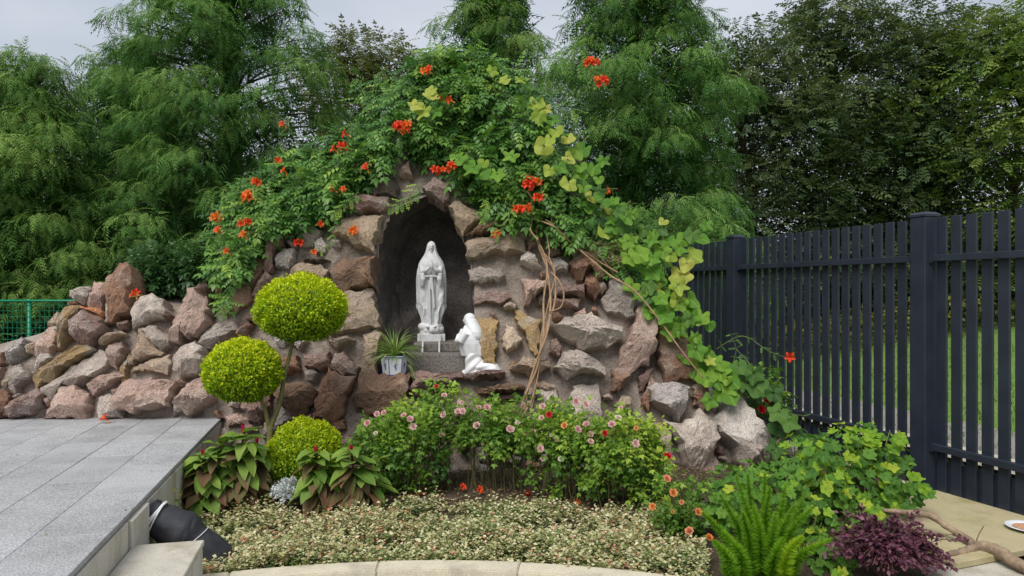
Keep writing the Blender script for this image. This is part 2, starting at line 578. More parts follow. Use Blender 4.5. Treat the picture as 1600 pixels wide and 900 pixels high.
# curved kerb of separate stones
kerb = thing('kerb', PC, 'curved cream kerb edging the ground cover bed', 'kerb', kind='structure')
for i in range(9):
    a0 = -.52 + i * .20 - .003 + .04; a1 = a0 + .1993
    mb = MB(); n = 8
    V, Fc = [], []
    dz = random.uniform(-.0015, .0015)
    for k in range(n + 1):
        a = a0 + (a1 - a0) * k / n
        V += [polar(PR - .13, a, -.02), polar(PR - .13, a, .10 + dz), polar(PR, a, .10 + dz), polar(PR, a, -.02)]
    for k in range(n):
        b = 4 * k
        for j in range(4):
            Fc.append((b + j, b + (j + 1) % 4, b + 4 + (j + 1) % 4, b + 4 + j))
    Fc += [(3, 2, 1, 0), (4 * n, 4 * n + 1, 4 * n + 2, 4 * n + 3)]
    me = mb.add(V, Fc).mesh('kerb_stone')
    bm = bmesh.new(); bm.from_mesh(me)
    ed = [e for e in bm.edges if e.is_manifold and e.calc_face_angle(0) > .6]
    bmesh.ops.bevel(bm, geom=ed, offset=.006, segments=2, affect='EDGES'); bmesh.ops.recalc_face_normals(bm, faces=bm.faces); bm.to_mesh(me); bm.free()
    link('kerb_stone', me, M['kerb'], kerb)

# ------------------------------------------------------------------ raised terrace
TZ = .45
TD = Vector((-.232, 1, 0)).normalized()            # edge direction, going away
TN = Vector((TD.y, -TD.x, 0))                      # out of the edge, to the bed
TE = Vector((-2.376, 5.77, 0))                     # far corner of the edge
terrace = thing('terrace', TE, 'raised grey granite tiled terrace with cream stained side wall', 'terrace', kind='structure')


def tp(s, t, z):
    """s metres back from the far corner along the edge, t metres in from the edge"""
    return TE - TD * s - TN * t + Vector((0, 0, z))


mb = MB()
V = [tp(-.35, .0, -.05), tp(6.2, .0, -.05), tp(6.2, 6, -.05), tp(-.35, 6, -.05)]
V += [v + Vector((0, 0, TZ - .024 + .05)) for v in V]
mb.add(V, [(0, 1, 5, 4), (1, 2, 6, 5), (2, 3, 7, 6), (3, 0, 4, 7), (4, 5, 6, 7)])
mb.build('core', M['grout'], terrace)
tile_me = {}


def tile_mesh(w, l):
    k = (round(w, 3), round(l, 3))
    if k not in tile_me:
        me = MB().box((0, 0, 0), (1, 0, 0), (0, 1, 0), (0, 0, 1), w / 2, l / 2, .012).mesh('tile')
        bevel_mesh(me, .002); me.materials.append(M['tile'])
        tile_me[k] = me
    return tile_me[k]


W_T, L_T, G_T = .285, .62, .0032
ROT = Matrix.Rotation(math.atan2(-TD.x, TD.y), 4, 'Z')
for r in range(18):
    off = (0, .31, .12, .45, .22, .53)[r % 6] + random.uniform(-.02, .02)
    s = -.30 - off
    while s < 4.6:
        s0, s1 = max(s, -.30), s + L_T
        if s1 - s0 > .06:
            over = .02 if r == 0 else 0
            w = W_T - G_T + over
            c = tp((s0 + s1) / 2, r * W_T + W_T / 2 - over / 2, TZ - .012 + random.uniform(-.0012, .0012))
            place('tile', tile_mesh(w, s1 - s0 - G_T), Matrix.Translation(c) @ ROT @ Matrix.Rotation(random.uniform(-.0012, .0012), 4, 'X'), terrace)
        s = s1
# side wall faced with rendered panels
s = -.03
for L in (2.28, .30, 1.9, 1.7):
    mb = MB().box(tp(s + L / 2, -.012 if L != .30 else -.02, (TZ - .03) / 2 - .02), TD, TN, (0, 0, 1), L / 2 - .006, .012 if L != .3 else .02, (TZ - .03) / 2 + .018)
    me = mb.mesh('wall_panel'); bevel_mesh(me, .003)
    link('wall_panel', me, M['wallpanel'], terrace)
    s += L
# step down from the terrace
stp = thing('stair_step', tp(3.2, -.17, 0), 'cream stone step block against the terrace wall', 'step')
st_a, st_b = 2.50, 4.2
mb = MB().box(tp((st_a + st_b) / 2, -.028 - .155, .13), TD, TN, (0, 0, 1), (st_b - st_a) / 2, .152, .13)
me = mb.mesh('riser'); bevel_mesh(me, .004); link('riser', me, M['wallpanel'], stp)
mb = MB().box(tp((st_a + st_b) / 2 - .003, -.028 - .157, .275), TD, TN, (0, 0, 1), (st_b - st_a) / 2 + .004, .156, .0135)
me = mb.mesh('tread'); bevel_mesh(me, .004); link('tread', me, M['step'], stp)

# ------------------------------------------------------------------ rock surface that carries the stones
A0, B0 = 5.62, .33


def surfD(px, py):
    v = (HY - py) / F
    return (A0 + CZ * B0) / (1 - B0 * v) + .25 * (np.maximum(px - 700, 0) / 500.0) ** 2


SN = Vector((0, -1, B0)).normalized()
SUP = Vector((0, B0, 1)).normalized()
SRT = Vector((1, 0, 0))
TOP = [(-90, 600), (-40, 556), (0, 538), (60, 522), (100, 505), (125, 488), (150, 478), (200, 468), (260, 462), (305, 468), (335, 448), (372, 405), (405, 372), (425, 345), (450, 330), (500, 300), (540, 270),
       (580, 215), (630, 160), (690, 130), (750, 130), (800, 150), (845, 200), (880, 270), (920, 330), (960, 395), (990, 440), (1030, 488), (1060, 530), (1100, 590), (1145, 645), (1185, 715), (1205, 790)]
TOPX = np.array([p[0] for p in TOP], float); TOPY = np.array([p[1] for p in TOP], float)
NICHE = [(588, 586), (590, 530), (583, 470), (584, 420), (592, 370), (608, 338), (640, 312), (668, 303), (700, 318), (722, 355), (735, 395), (742, 470), (752, 540), (768, 586)]


def body_mesh(x0, x1, step, rows):
    xs = np.linspace(x0, x1, int(round((x1 - x0) / step)) + 1)
    n = len(xs)
    top = np.interp(xs, TOPX, TOPY)
    V = np.zeros((rows + 1, n, 3)); PXY = np.zeros((rows + 1, n, 2))
    for r in range(rows + 1):
        t = r / rows
        py = 800 + (top - 800) * t
        D = surfD(xs, py) + .45 * np.clip((t - .82) / .18, 0, 1) ** 2.2
        for k in range(n):
            p = at(xs[k], py[k], D[k])
            q = Vector((p.x * 2.2, p.y, p.z * 2.2))
            d = .06 * noise.noise(q) + .045 * noise.noise(q * 3.1) + .022 * noise.noise(q * 8)
            p.y += d
            V[r, k] = p
        PXY[r, :, 0] = xs; PXY[r, :, 1] = py
    i = np.arange((rows + 1) * n).reshape(rows + 1, n)
    Fc = np.stack([i[:-1, :-1], i[:-1, 1:], i[1:, 1:], i[1:, :-1]], -1)
    cx = (PXY[:-1, :-1, 0] + PXY[1:, 1:, 0]) / 2; cy = (PXY[:-1, :-1, 1] + PXY[1:, 1:, 1]) / 2
    keep = ~pip(cx, cy, [((x - 674) * .985 + 674, (y - 450) * .99 + 450) for x, y in NICHE])
    faces = [tuple(f) for f in Fc[keep]]
    Vl = [tuple(v) for v in V.reshape(-1, 3)]
    # back and flanks
    b = len(Vl)
    for k in range(n):
        p = V[rows, k]
        Vl.append((p[0], p[1] + .75, p[2] - .12)); Vl.append((p[0], p[1] + 1.35, -.1))
    for k in range(n - 1):
        faces.append((i[rows, k], i[rows, k + 1], b + 2 * (k + 1), b + 2 * k))
        faces.append((b + 2 * k, b + 2 * (k + 1), b + 2 * (k + 1) + 1, b + 2 * k + 1))
    faces.append(tuple(i[:, 0]) + (b, b + 1))
    faces.append(tuple(reversed([*i[:, n - 1]])) + (b + 2 * n - 1, b + 2 * n - 2))
    me = bpy.data.meshes.new('mortar_body')
    me.from_pydata(Vl, [], faces)
    me.polygons.foreach_set('use_smooth', np.ones(len(me.polygons), dtype=bool))
    me.set_sharp_from_angle(angle=math.radians(40))
    return me


XS = 338.0
wall_t = thing('rockery_wall', at(150, 655, 5.9), 'low rugged rockery wall of mortared boulders behind the terrace', 'rock wall')
grot_t = thing('stone_grotto', Vector((-.5, 5.7, 0)), 'tall mortared stone grotto with a dark arched niche', 'grotto')
link('mortar_body', body_mesh(-88, XS, 6.5, 60), M['mortar'], wall_t)
link('mortar_body', body_mesh(XS, 1205, 6.0, 84), M['mortar'], grot_t)


def niche_mesh():
    pts = [Vector((p[0], p[1], 0)) for p in catmull([(x, y, 0) for x, y in NICHE], 4)]
    lv = [(-.012, 1.012), (.03, 1.0), (.22, .985), (.42, .95), (.62, .90), (.78, .80)]
    V = []; n = len(pts)
    cx, cy = 672, 455
    for d, s in lv:
        for p in pts:
            px, py = cx + (p.x - cx) * s, (cy + (p.y - cy) * s if p.y < 560 else p.y)
            q = at(px, py, float(surfD(p.x, p.y)) )
            q.y += d
            j = Vector((q.x * 5, q.y * 5, q.z * 5))
            w = .0 if d < 0 else .035
            q.x += w * noise.noise(j); q.z += w * noise.noise(j + Vector((9, 2, 4)))
            V.append(q)
    Fc = []
    for r in range(len(lv) - 1):
        for k in range(n - 1):
            Fc.append((r * n + k, (r + 1) * n + k, (r + 1) * n + k + 1, r * n + k + 1))
    # back wall
    b = (len(lv) - 1) * n
    c = len(V); V.append(at(672, 470, 6.95))
    for k in range(n - 1): Fc.append((b + k, c, b + k + 1))
    Fc.append((b + n - 1, c, b))
    # floor
    Fc += [tuple(reversed([r * n for r in range(len(lv))])) + tuple(r * n + n - 1 for r in range(len(lv)))]
    me = bpy.data.meshes.new('niche_lining'); me.from_pydata([tuple(v) for v in V], [], Fc)
    bm = bmesh.new(); bm.from_mesh(me); bmesh.ops.recalc_face_normals(bm, faces=bm.faces)
    bmesh.ops.triangulate(bm, faces=bm.faces)
    bmesh.ops.subdivide_edges(bm, edges=bm.edges, cuts=1, use_grid_fill=True)
    for v in bm.verts:
        if not v.is_boundary:
            j = v.co * 6.5
            v.co += Vector((noise.noise(j), noise.noise(j + Vector((3, 8, 1))), noise.noise(j + Vector((7, 1, 5))))) * .03
    bm.to_mesh(me); bm.free()
    return me


link('niche_lining', niche_mesh(), M['niche'], grot_t)

# stepped plinth inside the niche
mb = MB().box(Vector((-.575, 6.36, .85)), (1, 0, 0), (0, 1, 0), (0, 0, 1), .42, .32, .09)
me = mb.mesh('niche_step'); bevel_mesh(me, .012, 2); link('niche_step', me, M['concrete'], grot_t)
mb = MB().box(Vector((-.63, 6.50, .979)), (1, 0, 0), (0, 1, 0), (0, 0, 1), .235, .26, .038)
me = mb.mesh('niche_step'); bevel_mesh(me, .008, 2); link('niche_step', me, M['concrete'], grot_t)


# ------------------------------------------------------------------ stones
def stone_mesh(P2, proud, back, seed, tiltv):
    """faceted quarry stone over the outline P2 (local metres), rising to `proud`"""
    r = random.Random(seed)
    n0 = len(P2)
    area = .5 * sum(P2[i][0] * P2[(i + 1) % n0][1] - P2[(i + 1) % n0][0] * P2[i][1] for i in range(n0))
    if area < 0: P2 = P2[::-1]
    size = math.sqrt(abs(area))
    per = sum((Vector(P2[(i + 1) % n0]) - Vector(P2[i])).length for i in range(n0))
    seg = per / 34
    out = []
    for i in range(n0):
        a, b = Vector(P2[i]), Vector(P2[(i + 1) % n0])
        m = max(1, round((b - a).length / seg))
        nv = Vector((-(b - a).y, (b - a).x)).normalized()
        for k in range(m):
            p = a.lerp(b, k / m)
            j = r.uniform(-1, 1) * seg * (.42 if k else .05)
            t_ = k / m
            out.append(p + nv * (j + .075 * (b - a).length * 4 * t_ * (1 - t_)))      # broken, slightly hollow edges
    n = len(out)
    c = sum(out, Vector((0, 0))) / n
    pl = []
    k0 = r.uniform(0, 6.28); nd = r.randint(4, 6)
    for k in range(nd):
        ang = k0 + k * 2 * math.pi / nd + r.uniform(-.45, .45)
        d = Vector((math.cos(ang), math.sin(ang)))
        e = max((p - c).dot(d) for p in out)
        cut = r.uniform(.0, .60); drop = r.uniform(.25, .62)
        if abs(d.x) < .8: cut = r.uniform(.05, .5); drop = r.uniform(.5, .8)      # a lit upper and a shaded lower face
        g = proud * drop / (e * (1 - cut))
        pl.append((-d.x * g, -d.y * g, proud + g * cut * e))
    pl.append((tiltv[0] * proud / size, tiltv[1] * proud / size, proud * .96))
    off = Vector((seed * 1.37, seed * 2.11, 0))
    def h(p, s):
        d = p - c
        z = min(a * d.x + b * d.y + e for a, b, e in pl)
        z = min(z, proud * (.42 + 7.0 * (1 - s)))
        q = Vector((p.x, p.y, 0)) * (2.6 / max(size, .05)) + off
        z += proud * (.07 * noise.noise(q) + .08 * abs(noise.noise(q * 2.3)) + .06 * noise.noise(q * 5) + .03 * noise.noise(q * 11))
        return max(z, -.2 * proud)
    ss = (1.0, .97, .91, .82, .71, .59, .46, .33, .19, .08)
    V, Fc = [], []
    for p in out: V.append((p.x * .96 + c.x * .04, p.y * .96 + c.y * .04, -back))
    for s in ss:
        for i, p in enumerate(out):
            q = c + (p - c) * s
            if s < 1: q = q + Vector((r.uniform(-1, 1), r.uniform(-1, 1))) * size * .006
            V.append((q.x, q.y, h(q, s)))
    R = len(ss) + 1
    for a in range(R - 1):
        for i in range(n):
            i2 = (i + 1) % n
            Fc.append((a * n + i, a * n + i2, (a + 1) * n + i2)); Fc.append((a * n + i, (a + 1) * n + i2, (a + 1) * n + i))
    k = len(V); V.append((c.x, c.y, h(c, 0)))
    for i in range(n): Fc.append(((R - 1) * n + i, (R - 1) * n + (i + 1) % n, k))
    k = len(V); V.append((c.x, c.y, -back * 1.2))
    for i in range(n): Fc.append(((i + 1) % n, i, k))
    me = bpy.data.meshes.new('stone'); me.from_pydata(V, [], Fc)
    me.polygons.foreach_set('use_smooth', np.ones(len(me.polygons), dtype=bool))
    me.set_sharp_from_angle(angle=math.radians(17))
    return me


ZA = (0, 400, 3.3333); ZB = (200, 400, 3.3333); ZC = (400, 230, 3.3333); ZD = (400, 480, 3.3333); ZE = (620, 270, 3.3333)
ZF = (600, 480, 3.3333); ZG = (780, 340, 3.3333); ZH = (960, 420, 2.5714); ZI = (780, 540, 5.625); ZP = (0, 0, 1.0)
# outline in photo coordinates (origin, scale), colour, how far it stands proud (m)
STONES = [
 (ZA, 'light', .09, '118,436 146,452 146,505 112,552 78,560 82,490'), (ZA, 'pink', .08, '218,500 262,390 288,370 316,420 322,480 290,530 225,520'),
 (ZA, 'light', .07, '220,522 280,502 290,540 245,590 222,620'), (ZA, 'tan', .06, '275,375 305,303 350,350 352,372 310,378'),
 (ZA, 'light', .06, '305,380 335,368 355,400 350,410 312,410'), (ZA, 'tan', .05, '315,415 352,412 352,440 318,440'), (ZA, 'dark', .05, '320,445 352,445 350,490 335,500 322,485'),
 (ZA, 'ochre', .14, '360,290 440,270 432,320 418,400 380,480 358,490'), (ZA, 'grey', .12, '402,200 440,180 490,175 512,200 508,240 480,270 440,250 405,230'),
 (ZA, 'rust', .07, '380,260 400,245 440,245 445,270 382,282'), (ZA, 'pink', .10, '500,150 572,155 585,205 565,290 510,290 500,260 520,210'),
 (ZA, 'brick', .10, '435,275 545,290 560,305 555,330 520,312 440,292'), (ZA, 'dred', .16, '432,330 475,292 540,340 575,380 560,420 520,480 470,475 430,430'),
 (ZA, 'rust', .13, '628,65 660,60 690,95 705,150 710,220 728,290 690,310 640,345 618,340 620,260 598,215 605,130 628,100'),
 (ZA, 'grey', .05, '560,250 615,215 622,340 575,350'),
 (ZB, 'grey', .10, '75,225 130,212 190,240 218,300 205,335 110,360 70,390 55,320 60,260'), (ZA, 'tan', .10, '540,440 575,415 640,402 675,420 630,440 570,470 545,468'),
 (ZA, 'pink', .10, '595,480 640,460 665,490 660,540 645,595 600,570 588,530'), (ZA, 'ochre', .05, '665,520 680,530 678,600 685,655 660,660 645,610 655,570'),
 (ZA, 'ochre', .12, '228,630 300,560 400,500 470,470 500,510 400,590 330,660 260,690 235,660'), (ZA, 'grey', .09, '335,660 405,590 505,512 565,540 560,590 500,640 420,680 350,690 325,740 300,750 265,695'),
 (ZA, 'pink', .10, '482,670 560,640 640,615 660,640 600,690 530,730 505,700'),
 (ZA, 'grey', .09, '80,590 110,575 180,620 182,640 150,670 130,720 85,690 95,650'), (ZA, 'rust', .11, '-30,730 0,712 40,710 80,745 82,790 60,840 0,848 -30,840'),
 (ZA, 'dred', .14, '80,835 130,765 210,705 245,735 240,790 200,830 120,845'), (ZA, 'pink', .12, '282,850 330,760 345,695 400,690 480,730 492,790 485,850'),
 (ZA, 'grey', .09, '540,750 580,728 610,745 650,780 665,840 570,855 540,820 535,790'), (ZB, 'pink', .17, '-27,770 0,730 20,660 130,655 270,672 240,790 160,800 90,822 0,805'),
 (ZA, 'pink', .06, '-20,590 35,590 30,640 -10,645'), (ZA, 'tan', .05, '35,660 75,630 80,660 60,690 40,690'), (ZA, 'grey', .06, '-15,655 20,665 10,700 -15,700'),
 (ZA, 'dred', .07, '600,700 680,680 670,720 630,760 605,740'),
 (ZB, 'tan', .09, '60,395 85,400 130,440 205,510 195,530 110,545 40,580 38,550 70,500'), (ZB, 'grey', .10, '95,400 150,375 240,430 235,470 200,500 130,440'),
 (ZB, 'tan', .07, '140,545 225,525 242,570 220,620 50,610 60,585'), (ZB, 'pink', .15, '320,200 350,193 400,220 415,250 440,300 445,360 400,430 360,440 330,410 320,455 270,445 290,370 320,300'),
 (ZB, 'dred', .10, '360,185 420,140 450,180 430,225 395,215'), (ZB, 'grey', .15, '275,560 300,500 360,462 410,500 418,560 390,620 320,645 280,600'),
 (ZB, 'pink', .17, '290,780 350,690 400,658 460,720 465,750 440,780 350,828 300,790'), (ZB, 'grey', .06, '262,830 262,750 330,690 348,690 292,776 300,800'),
 (ZB, 'rust', .09, '585,405 625,352 658,370 635,430 590,425'), (ZB, 'brown', .06, '545,40 700,20 720,60 660,240 600,290 520,290'),
 (ZB, 'grey', .08, '380,462 440,385 470,360 560,360 585,400 500,450 450,482'),
 (ZB, 'pink', .08, '660,220 730,75 755,130 690,210'), (ZB, 'dred', .10, '600,770 650,740 700,790 715,850 680,860 620,810'), (ZB, 'rust', .06, '700,740 745,760 735,800 705,785'),
 (ZB, 'pink', .06, '520,840 580,825 640,850 640,880 540,890'),
 (ZC, 'dred', .12, '70,640 85,530 105,430 140,395 185,420 180,480 150,540 118,570 120,640 90,665'), (ZC, 'light', .09, '118,585 155,545 205,545 212,600 190,645 120,630'),
 (ZC, 'grey', .09, '240,470 300,430 345,450 340,490 310,530 260,530'), (ZC, 'light', .07, '310,505 350,485 385,530 370,560 320,560'),
 (ZC, 'dark', .06, '245,560 320,580 390,600 330,612 260,602'), (ZC, 'tan', .08, '200,630 260,620 340,625 380,655 370,700 200,680'),
 (ZC, 'dred', .12, '420,310 470,285 560,278 690,285 700,330 650,355 560,365 440,355'), (ZC, 'tan', .10, '400,440 480,390 560,375 660,375 640,460 620,555 540,525 430,475'),
 (ZC, 'brown', .13, '410,640 450,605 620,590 620,740 470,760 430,740 425,690'), (ZP, 'tan', .10, '541,461 580,457 590,490 596,512 562,520 523,523 543,497'),
 (ZC, 'rust', .06, '320,370 345,340 370,380 350,420 320,410'), (ZC, 'dark', .08, '610,270 640,180 700,160 750,230 740,280'), (ZC, 'pink', .09, '750,150 800,90 820,170 760,168'),
 (ZD, 'tan', .08, '565,160 620,130 655,150 650,360 560,365'), (ZD, 'rust', .10, '120,270 220,265 245,335 190,350 125,365'), (ZD, 'dred', .08, '260,260 380,240 395,310 340,330 270,315'),
 (ZD, 'tan', .09, '385,185 480,160 520,180 430,225'), (ZD, 'brown', .19, '120,440 160,412 260,412 345,455 330,490 280,560 240,565 150,515'),
 (ZD, 'pink', .09, '400,330 415,260 470,250 545,320 530,355 470,360'), (ZD, 'rust', .15, '385,335 430,365 520,375 500,430 480,540 440,590 330,575 335,520 360,420'),
 (ZD, 'brown', .16, '548,380 600,366 802,366 802,545 700,560 600,565 555,520 540,470'), (ZD, 'brown', .08, '510,490 545,440 552,540 530,545'),
 (ZD, 'dred', .08, '-20,510 40,455 75,480 80,520 40,600 -20,590'), (ZD, 'grey', .06, '60,610 180,545 230,580 120,640 60,680'), (ZD, 'light', .06, '100,160 140,170 190,180 160,215 125,215'),
 (ZF, 'dred', .17, '140,360 200,352 400,357 405,385 360,400 320,425 230,470 170,470 155,440 180,400'), (ZF, 'dred', .18, '425,367 540,358 620,344 625,360 600,385 470,395 430,385'),
 (ZF, 'brown', .15, '480,432 560,435 640,410 720,415 720,440 650,455 560,465 500,455'), (ZF, 'dred', .09, '540,470 680,460 720,480 620,500 570,500'),
 (ZF, 'ochre', .07, '487,70 560,70 595,90 590,200 580,290 520,285 500,200'), (ZF, 'dred', .05, '555,40 580,38 592,72 565,72'), (ZF, 'tan', .09, '615,180 640,105 680,130 715,175 690,220 640,240 620,215'),
 (ZF, 'tan', .07, '290,750 330,715 355,820 290,835'), (ZF, 'grey', .07, '515,725 565,735 545,810 500,800'), (ZF, 'dark', .08, '380,640 460,650 450,760 390,740'), (ZF, 'dark', .07, '150,560 240,540 260,640 170,650'),
 (ZG, 'ochre', .06, '80,490 120,500 160,530 215,540 210,620 200,700 180,710 150,670 140,620 100,570 85,540'),
 (ZE, 'tan', .10, '365,385 400,360 655,312 662,435 560,440 420,450 370,445'), (ZE, 'brown', .15, '375,345 440,305 560,275 600,300 560,320 450,345'),
 (ZE, 'tan', .09, '275,190 330,165 420,220 440,260 350,335 310,280'), (ZE, 'dred', .10, '140,95 200,50 280,80 275,150 245,175 160,120'),
 (ZE, 'grey', .06, '380,520 440,500 540,510 560,550 530,575 440,585 385,575'), (ZE, 'dred', .06, '405,660 480,635 570,630 590,660 540,695 410,695'),
 (ZG, 'pink', .13, '115,340 250,345 255,380 150,465 130,470'), (ZG, 'light', .10, '115,215 150,190 185,215 215,275 170,270 110,250'),
 (ZG, 'light', .09, '268,230 310,225 355,260 350,290 310,290 280,315'), (ZG, 'rust', .16, '365,250 430,208 480,215 520,250 525,330 500,340 490,290 440,300 430,340 400,340 375,300'),
 (ZG, 'rust', .12, '430,302 485,292 505,350 520,400 490,435 455,410 440,360'), (ZG, 'pink', .08, '505,340 535,340 558,380 530,415 510,390'),
 (ZG, 'dred', .13, '280,380 440,368 430,430 270,435'), (ZG, 'dred', .10, '270,440 425,433 400,485 280,485'), (ZG, 'grey', .12, '530,450 585,325 700,370 706,440 690,520 650,530 560,500'),
 (ZG, 'grey', .21, '258,590 340,555 470,530 500,560 618,595 620,650 540,690 430,700 330,635'), (ZG, 'pink', .07, '265,650 300,640 320,680 310,725 258,705'),
 (ZG, 'grey', .18, '285,800 330,730 400,710 500,760 535,790 532,835 400,825 350,850'), (ZG, 'tan', .13, '60,790 130,745 250,760 260,790 210,820 160,835 70,810'), (ZG, 'ochre', .06, '55,765 90,755 90,785 60,788'),
 (ZG, 'dark', .07, '195,420 240,400 240,465 200,470'),
 (ZH, 'pink', .15, '0,400 15,330 60,250 90,180 130,120 160,130 163,190 158,260 145,340 120,385 50,415 5,405'),
 (ZI, 'grey', .08, '650,385 700,375 860,360 880,480 890,600 860,710 780,690 640,640 615,520'), (ZI, 'grey', .09, '330,430 390,345 480,380 560,560 480,610 400,540'),
 (ZI, 'tan', .09, '325,340 380,330 440,350 500,400 450,440 330,385'), (ZI, 'rust', .12, '980,230 1040,220 1110,240 1135,295 1090,370 1030,415 970,400'),
 (ZI, 'dred', .07, '1215,290 1300,220 1345,215 1300,300 1250,400 1218,400'), (ZI, 'rust', .07, '1300,300 1350,270 1350,350 1290,400 1305,500 1290,570 1240,520 1240,470'),
 (ZI, 'tan', .07, '1010,530 1070,450 1150,470 1160,580 1080,580'), (ZI, 'tan', .07, '790,760 850,715 920,780 860,830 800,810'), (ZI, 'ochre', .09, '1195,650 1340,690 1350,710 1230,692'),
 (ZI, 'dred', .08, '-10,245 30,240 40,280 -5,320'),
 (ZH, 'rust', .11, '160,300 175,250 195,225 240,250 280,290 310,370 305,440 190,455 165,380'), (ZH, 'light', .17, '128,490 160,470 230,475 290,490 265,560 240,610 170,560 140,540'),
 (ZH, 'rust', .10, '300,520 345,430 370,450 370,560 330,575'), (ZH, 'grey', .20, '190,620 260,640 330,585 378,620 395,690 370,760 300,825 265,820 235,690 215,650'),
 (ZH, 'light', .20, '375,640 450,555 490,520 540,590 615,710 590,760 560,780 520,810 470,760 460,720 400,670'), (ZH, 'grey', .26, '470,680 500,640 550,740 560,800 480,820 465,760'),
 (ZH, 'dred', .18, '330,820 375,755 430,800 435,850 400,890 330,880'), (ZH, 'tan', .14, '585,770 620,705 660,695 665,790 600,800'), (ZH, 'light', .12, '660,690 700,700 720,740 715,790 670,780'),
 (ZH, 'dred', .09, '85,605 185,630 215,660 235,800 190,750 130,640'), (ZH, 'dred', .10, '90,800 180,780 260,840 230,890 100,880'), (ZH, 'tan', .07, '310,480 340,450 350,520 300,560'),
]
# smaller angular stones packed into the gaps
polys = []
for (Z, colr, pr, q) in STONES:
    polys.append([(Z[0] + float(c.split(',')[0]) / Z[2], Z[1] + float(c.split(',')[1]) / Z[2]) for c in q.split()])
rf = random.Random(31); filled = 0
PB = [(min(p[0] for p in q), max(p[0] for p in q), min(p[1] for p in q), max(p[1] for p in q)) for q in polys]
for _ in range(9000):
    if filled >= 120: break
    x = rf.uniform(-10, 1160); ty = float(np.interp(x, TOPX, TOPY))
    y = rf.uniform(max(ty + 16, 300), 655 if x < 345 else 740)
    R_ = rf.uniform(8, 19)
    k = rf.randint(4, 6); a0 = rf.uniform(0, 6.28); st = rf.uniform(.55, 1.0); an = rf.uniform(-.6, .6)
    poly = []
    for j in range(k):
        a = a0 + 2 * math.pi * j / k + rf.uniform(-.35, .35); rr_ = R_ * rf.uniform(.75, 1.15)
        u, v = math.cos(a) * rr_, math.sin(a) * rr_ * st
        poly.append((x + u * math.cos(an) - v * math.sin(an), y + u * math.sin(an) + v * math.cos(an)))
    pts = poly + [((a[0] + b[0]) / 2, (a[1] + b[1]) / 2) for a, b in zip(poly, poly[1:] + poly[:1])] + [(x, y)]
    px_ = np.array([p[0] for p in pts]); py_ = np.array([p[1] for p in pts])
    if pip(px_, py_, [((p - 674) * 1.06 + 674, (q - 450) * 1.04 + 450) for p, q in NICHE]).any(): continue
    if 640 < x < 775 and 540 < y < 600: continue
    bx = (px_.min(), px_.max(), py_.min(), py_.max())
    near = [q for q, b in zip(polys, PB) if b[0] < bx[1] and b[1] > bx[0] and b[2] < bx[3] and b[3] > bx[2]]
    if any(pip(px_, py_, q).any() or pip(np.array([p[0] for p in q]), np.array([p[1] for p in q]), poly).any() for q in near): continue
    polys.append(poly); PB.append(bx); filled += 1
    STONES.append((ZP, rf.choices(['pink', 'grey', 'tan', 'dred', 'brown', 'rust', 'light'], [5, 5, 5, 3, 2, 1.5, 2])[0], rf.uniform(.05, .09), ' '.join('%.2f,%.2f' % p for p in poly)))
for i, (Z, colr, pr, s) in enumerate(STONES):
    pts = [tuple(float(c) for c in q.split(',')) for q in s.split()]
    pts = [(Z[0] + x / Z[2], Z[1] + y / Z[2]) for x, y in pts]
    cx = sum(p[0] for p in pts) / len(pts); cy = sum(p[1] for p in pts) / len(pts)
    c3 = at(cx, cy, float(surfD(cx, cy)))
    loc = []
    for x, y in pts:
        q = at(x, y, float(surfD(cx, cy)))       # outline taken on the plane of the stone's centre
        d = q - c3
        loc.append((d.x * 1.09, d.z / SUP.z * 1.09))
    r = random.Random(100 + i)
    pr = pr * 1.4
    me = stone_mesh(loc, pr, .14 if cy > 480 else .17, 100 + i, (r.uniform(-.2, .2), r.uniform(-.9, -.15)))
    me.materials.append(M[colr])
    Mx = Matrix((( SRT.x, SUP.x, SN.x, c3.x), (SRT.y, SUP.y, SN.y, c3.y), (SRT.z, SUP.z, SN.z, c3.z), (0, 0, 0, 1)))
    place('stone', me, Mx @ Matrix.Translation((0, 0, .016)), wall_t if cx < XS else grot_t)

# ------------------------------------------------------------------ dark picket fence
fence = thing('picket_fence', FP, 'dark slate metal picket fence with square capped posts', 'fence')


def fp(s, n, z): return FP + FD * s + FN * n + Vector((0, 0, z))


pk = MB().box((0, 0, 0), FD, FN, (0, 0, 1), .0395, .010, .99).mesh('picket'); bevel_mesh(pk, .0025); pk.materials.append(M['fence'])
post_s = [-2.34, 0, 2.34, 4.68]
for ps in post_s[:-1]:
    n = 19
    for k in range(n):
        s = ps + 2.34 * (k + 1) / (n + 1)
        place('picket', pk, Matrix.Translation(fp(s, -.035, 1.0 + .02 + random.uniform(-.003, .003))) @ Matrix.Rotation(random.uniform(-.002, .002), 4, 'X'), fence)
for ps in post_s[:-1]:
    for z in (1.715, .355):
        me = MB().box(fp(ps + 1.17, .0, z), FD, FN, (0, 0, 1), 1.17 - .068, .022, .024).mesh('rail'); bevel_mesh(me, .003)
        ra = link('rail', me, M['fence'], fence)
        for e in (ps + .078, ps + 2.34 - .078):
            me = MB().box(fp(e, .026, z), FD, FN, (0, 0, 1), .010, .006, .034).mesh('bracket')
            link('bracket', me, M['fence'], ra)
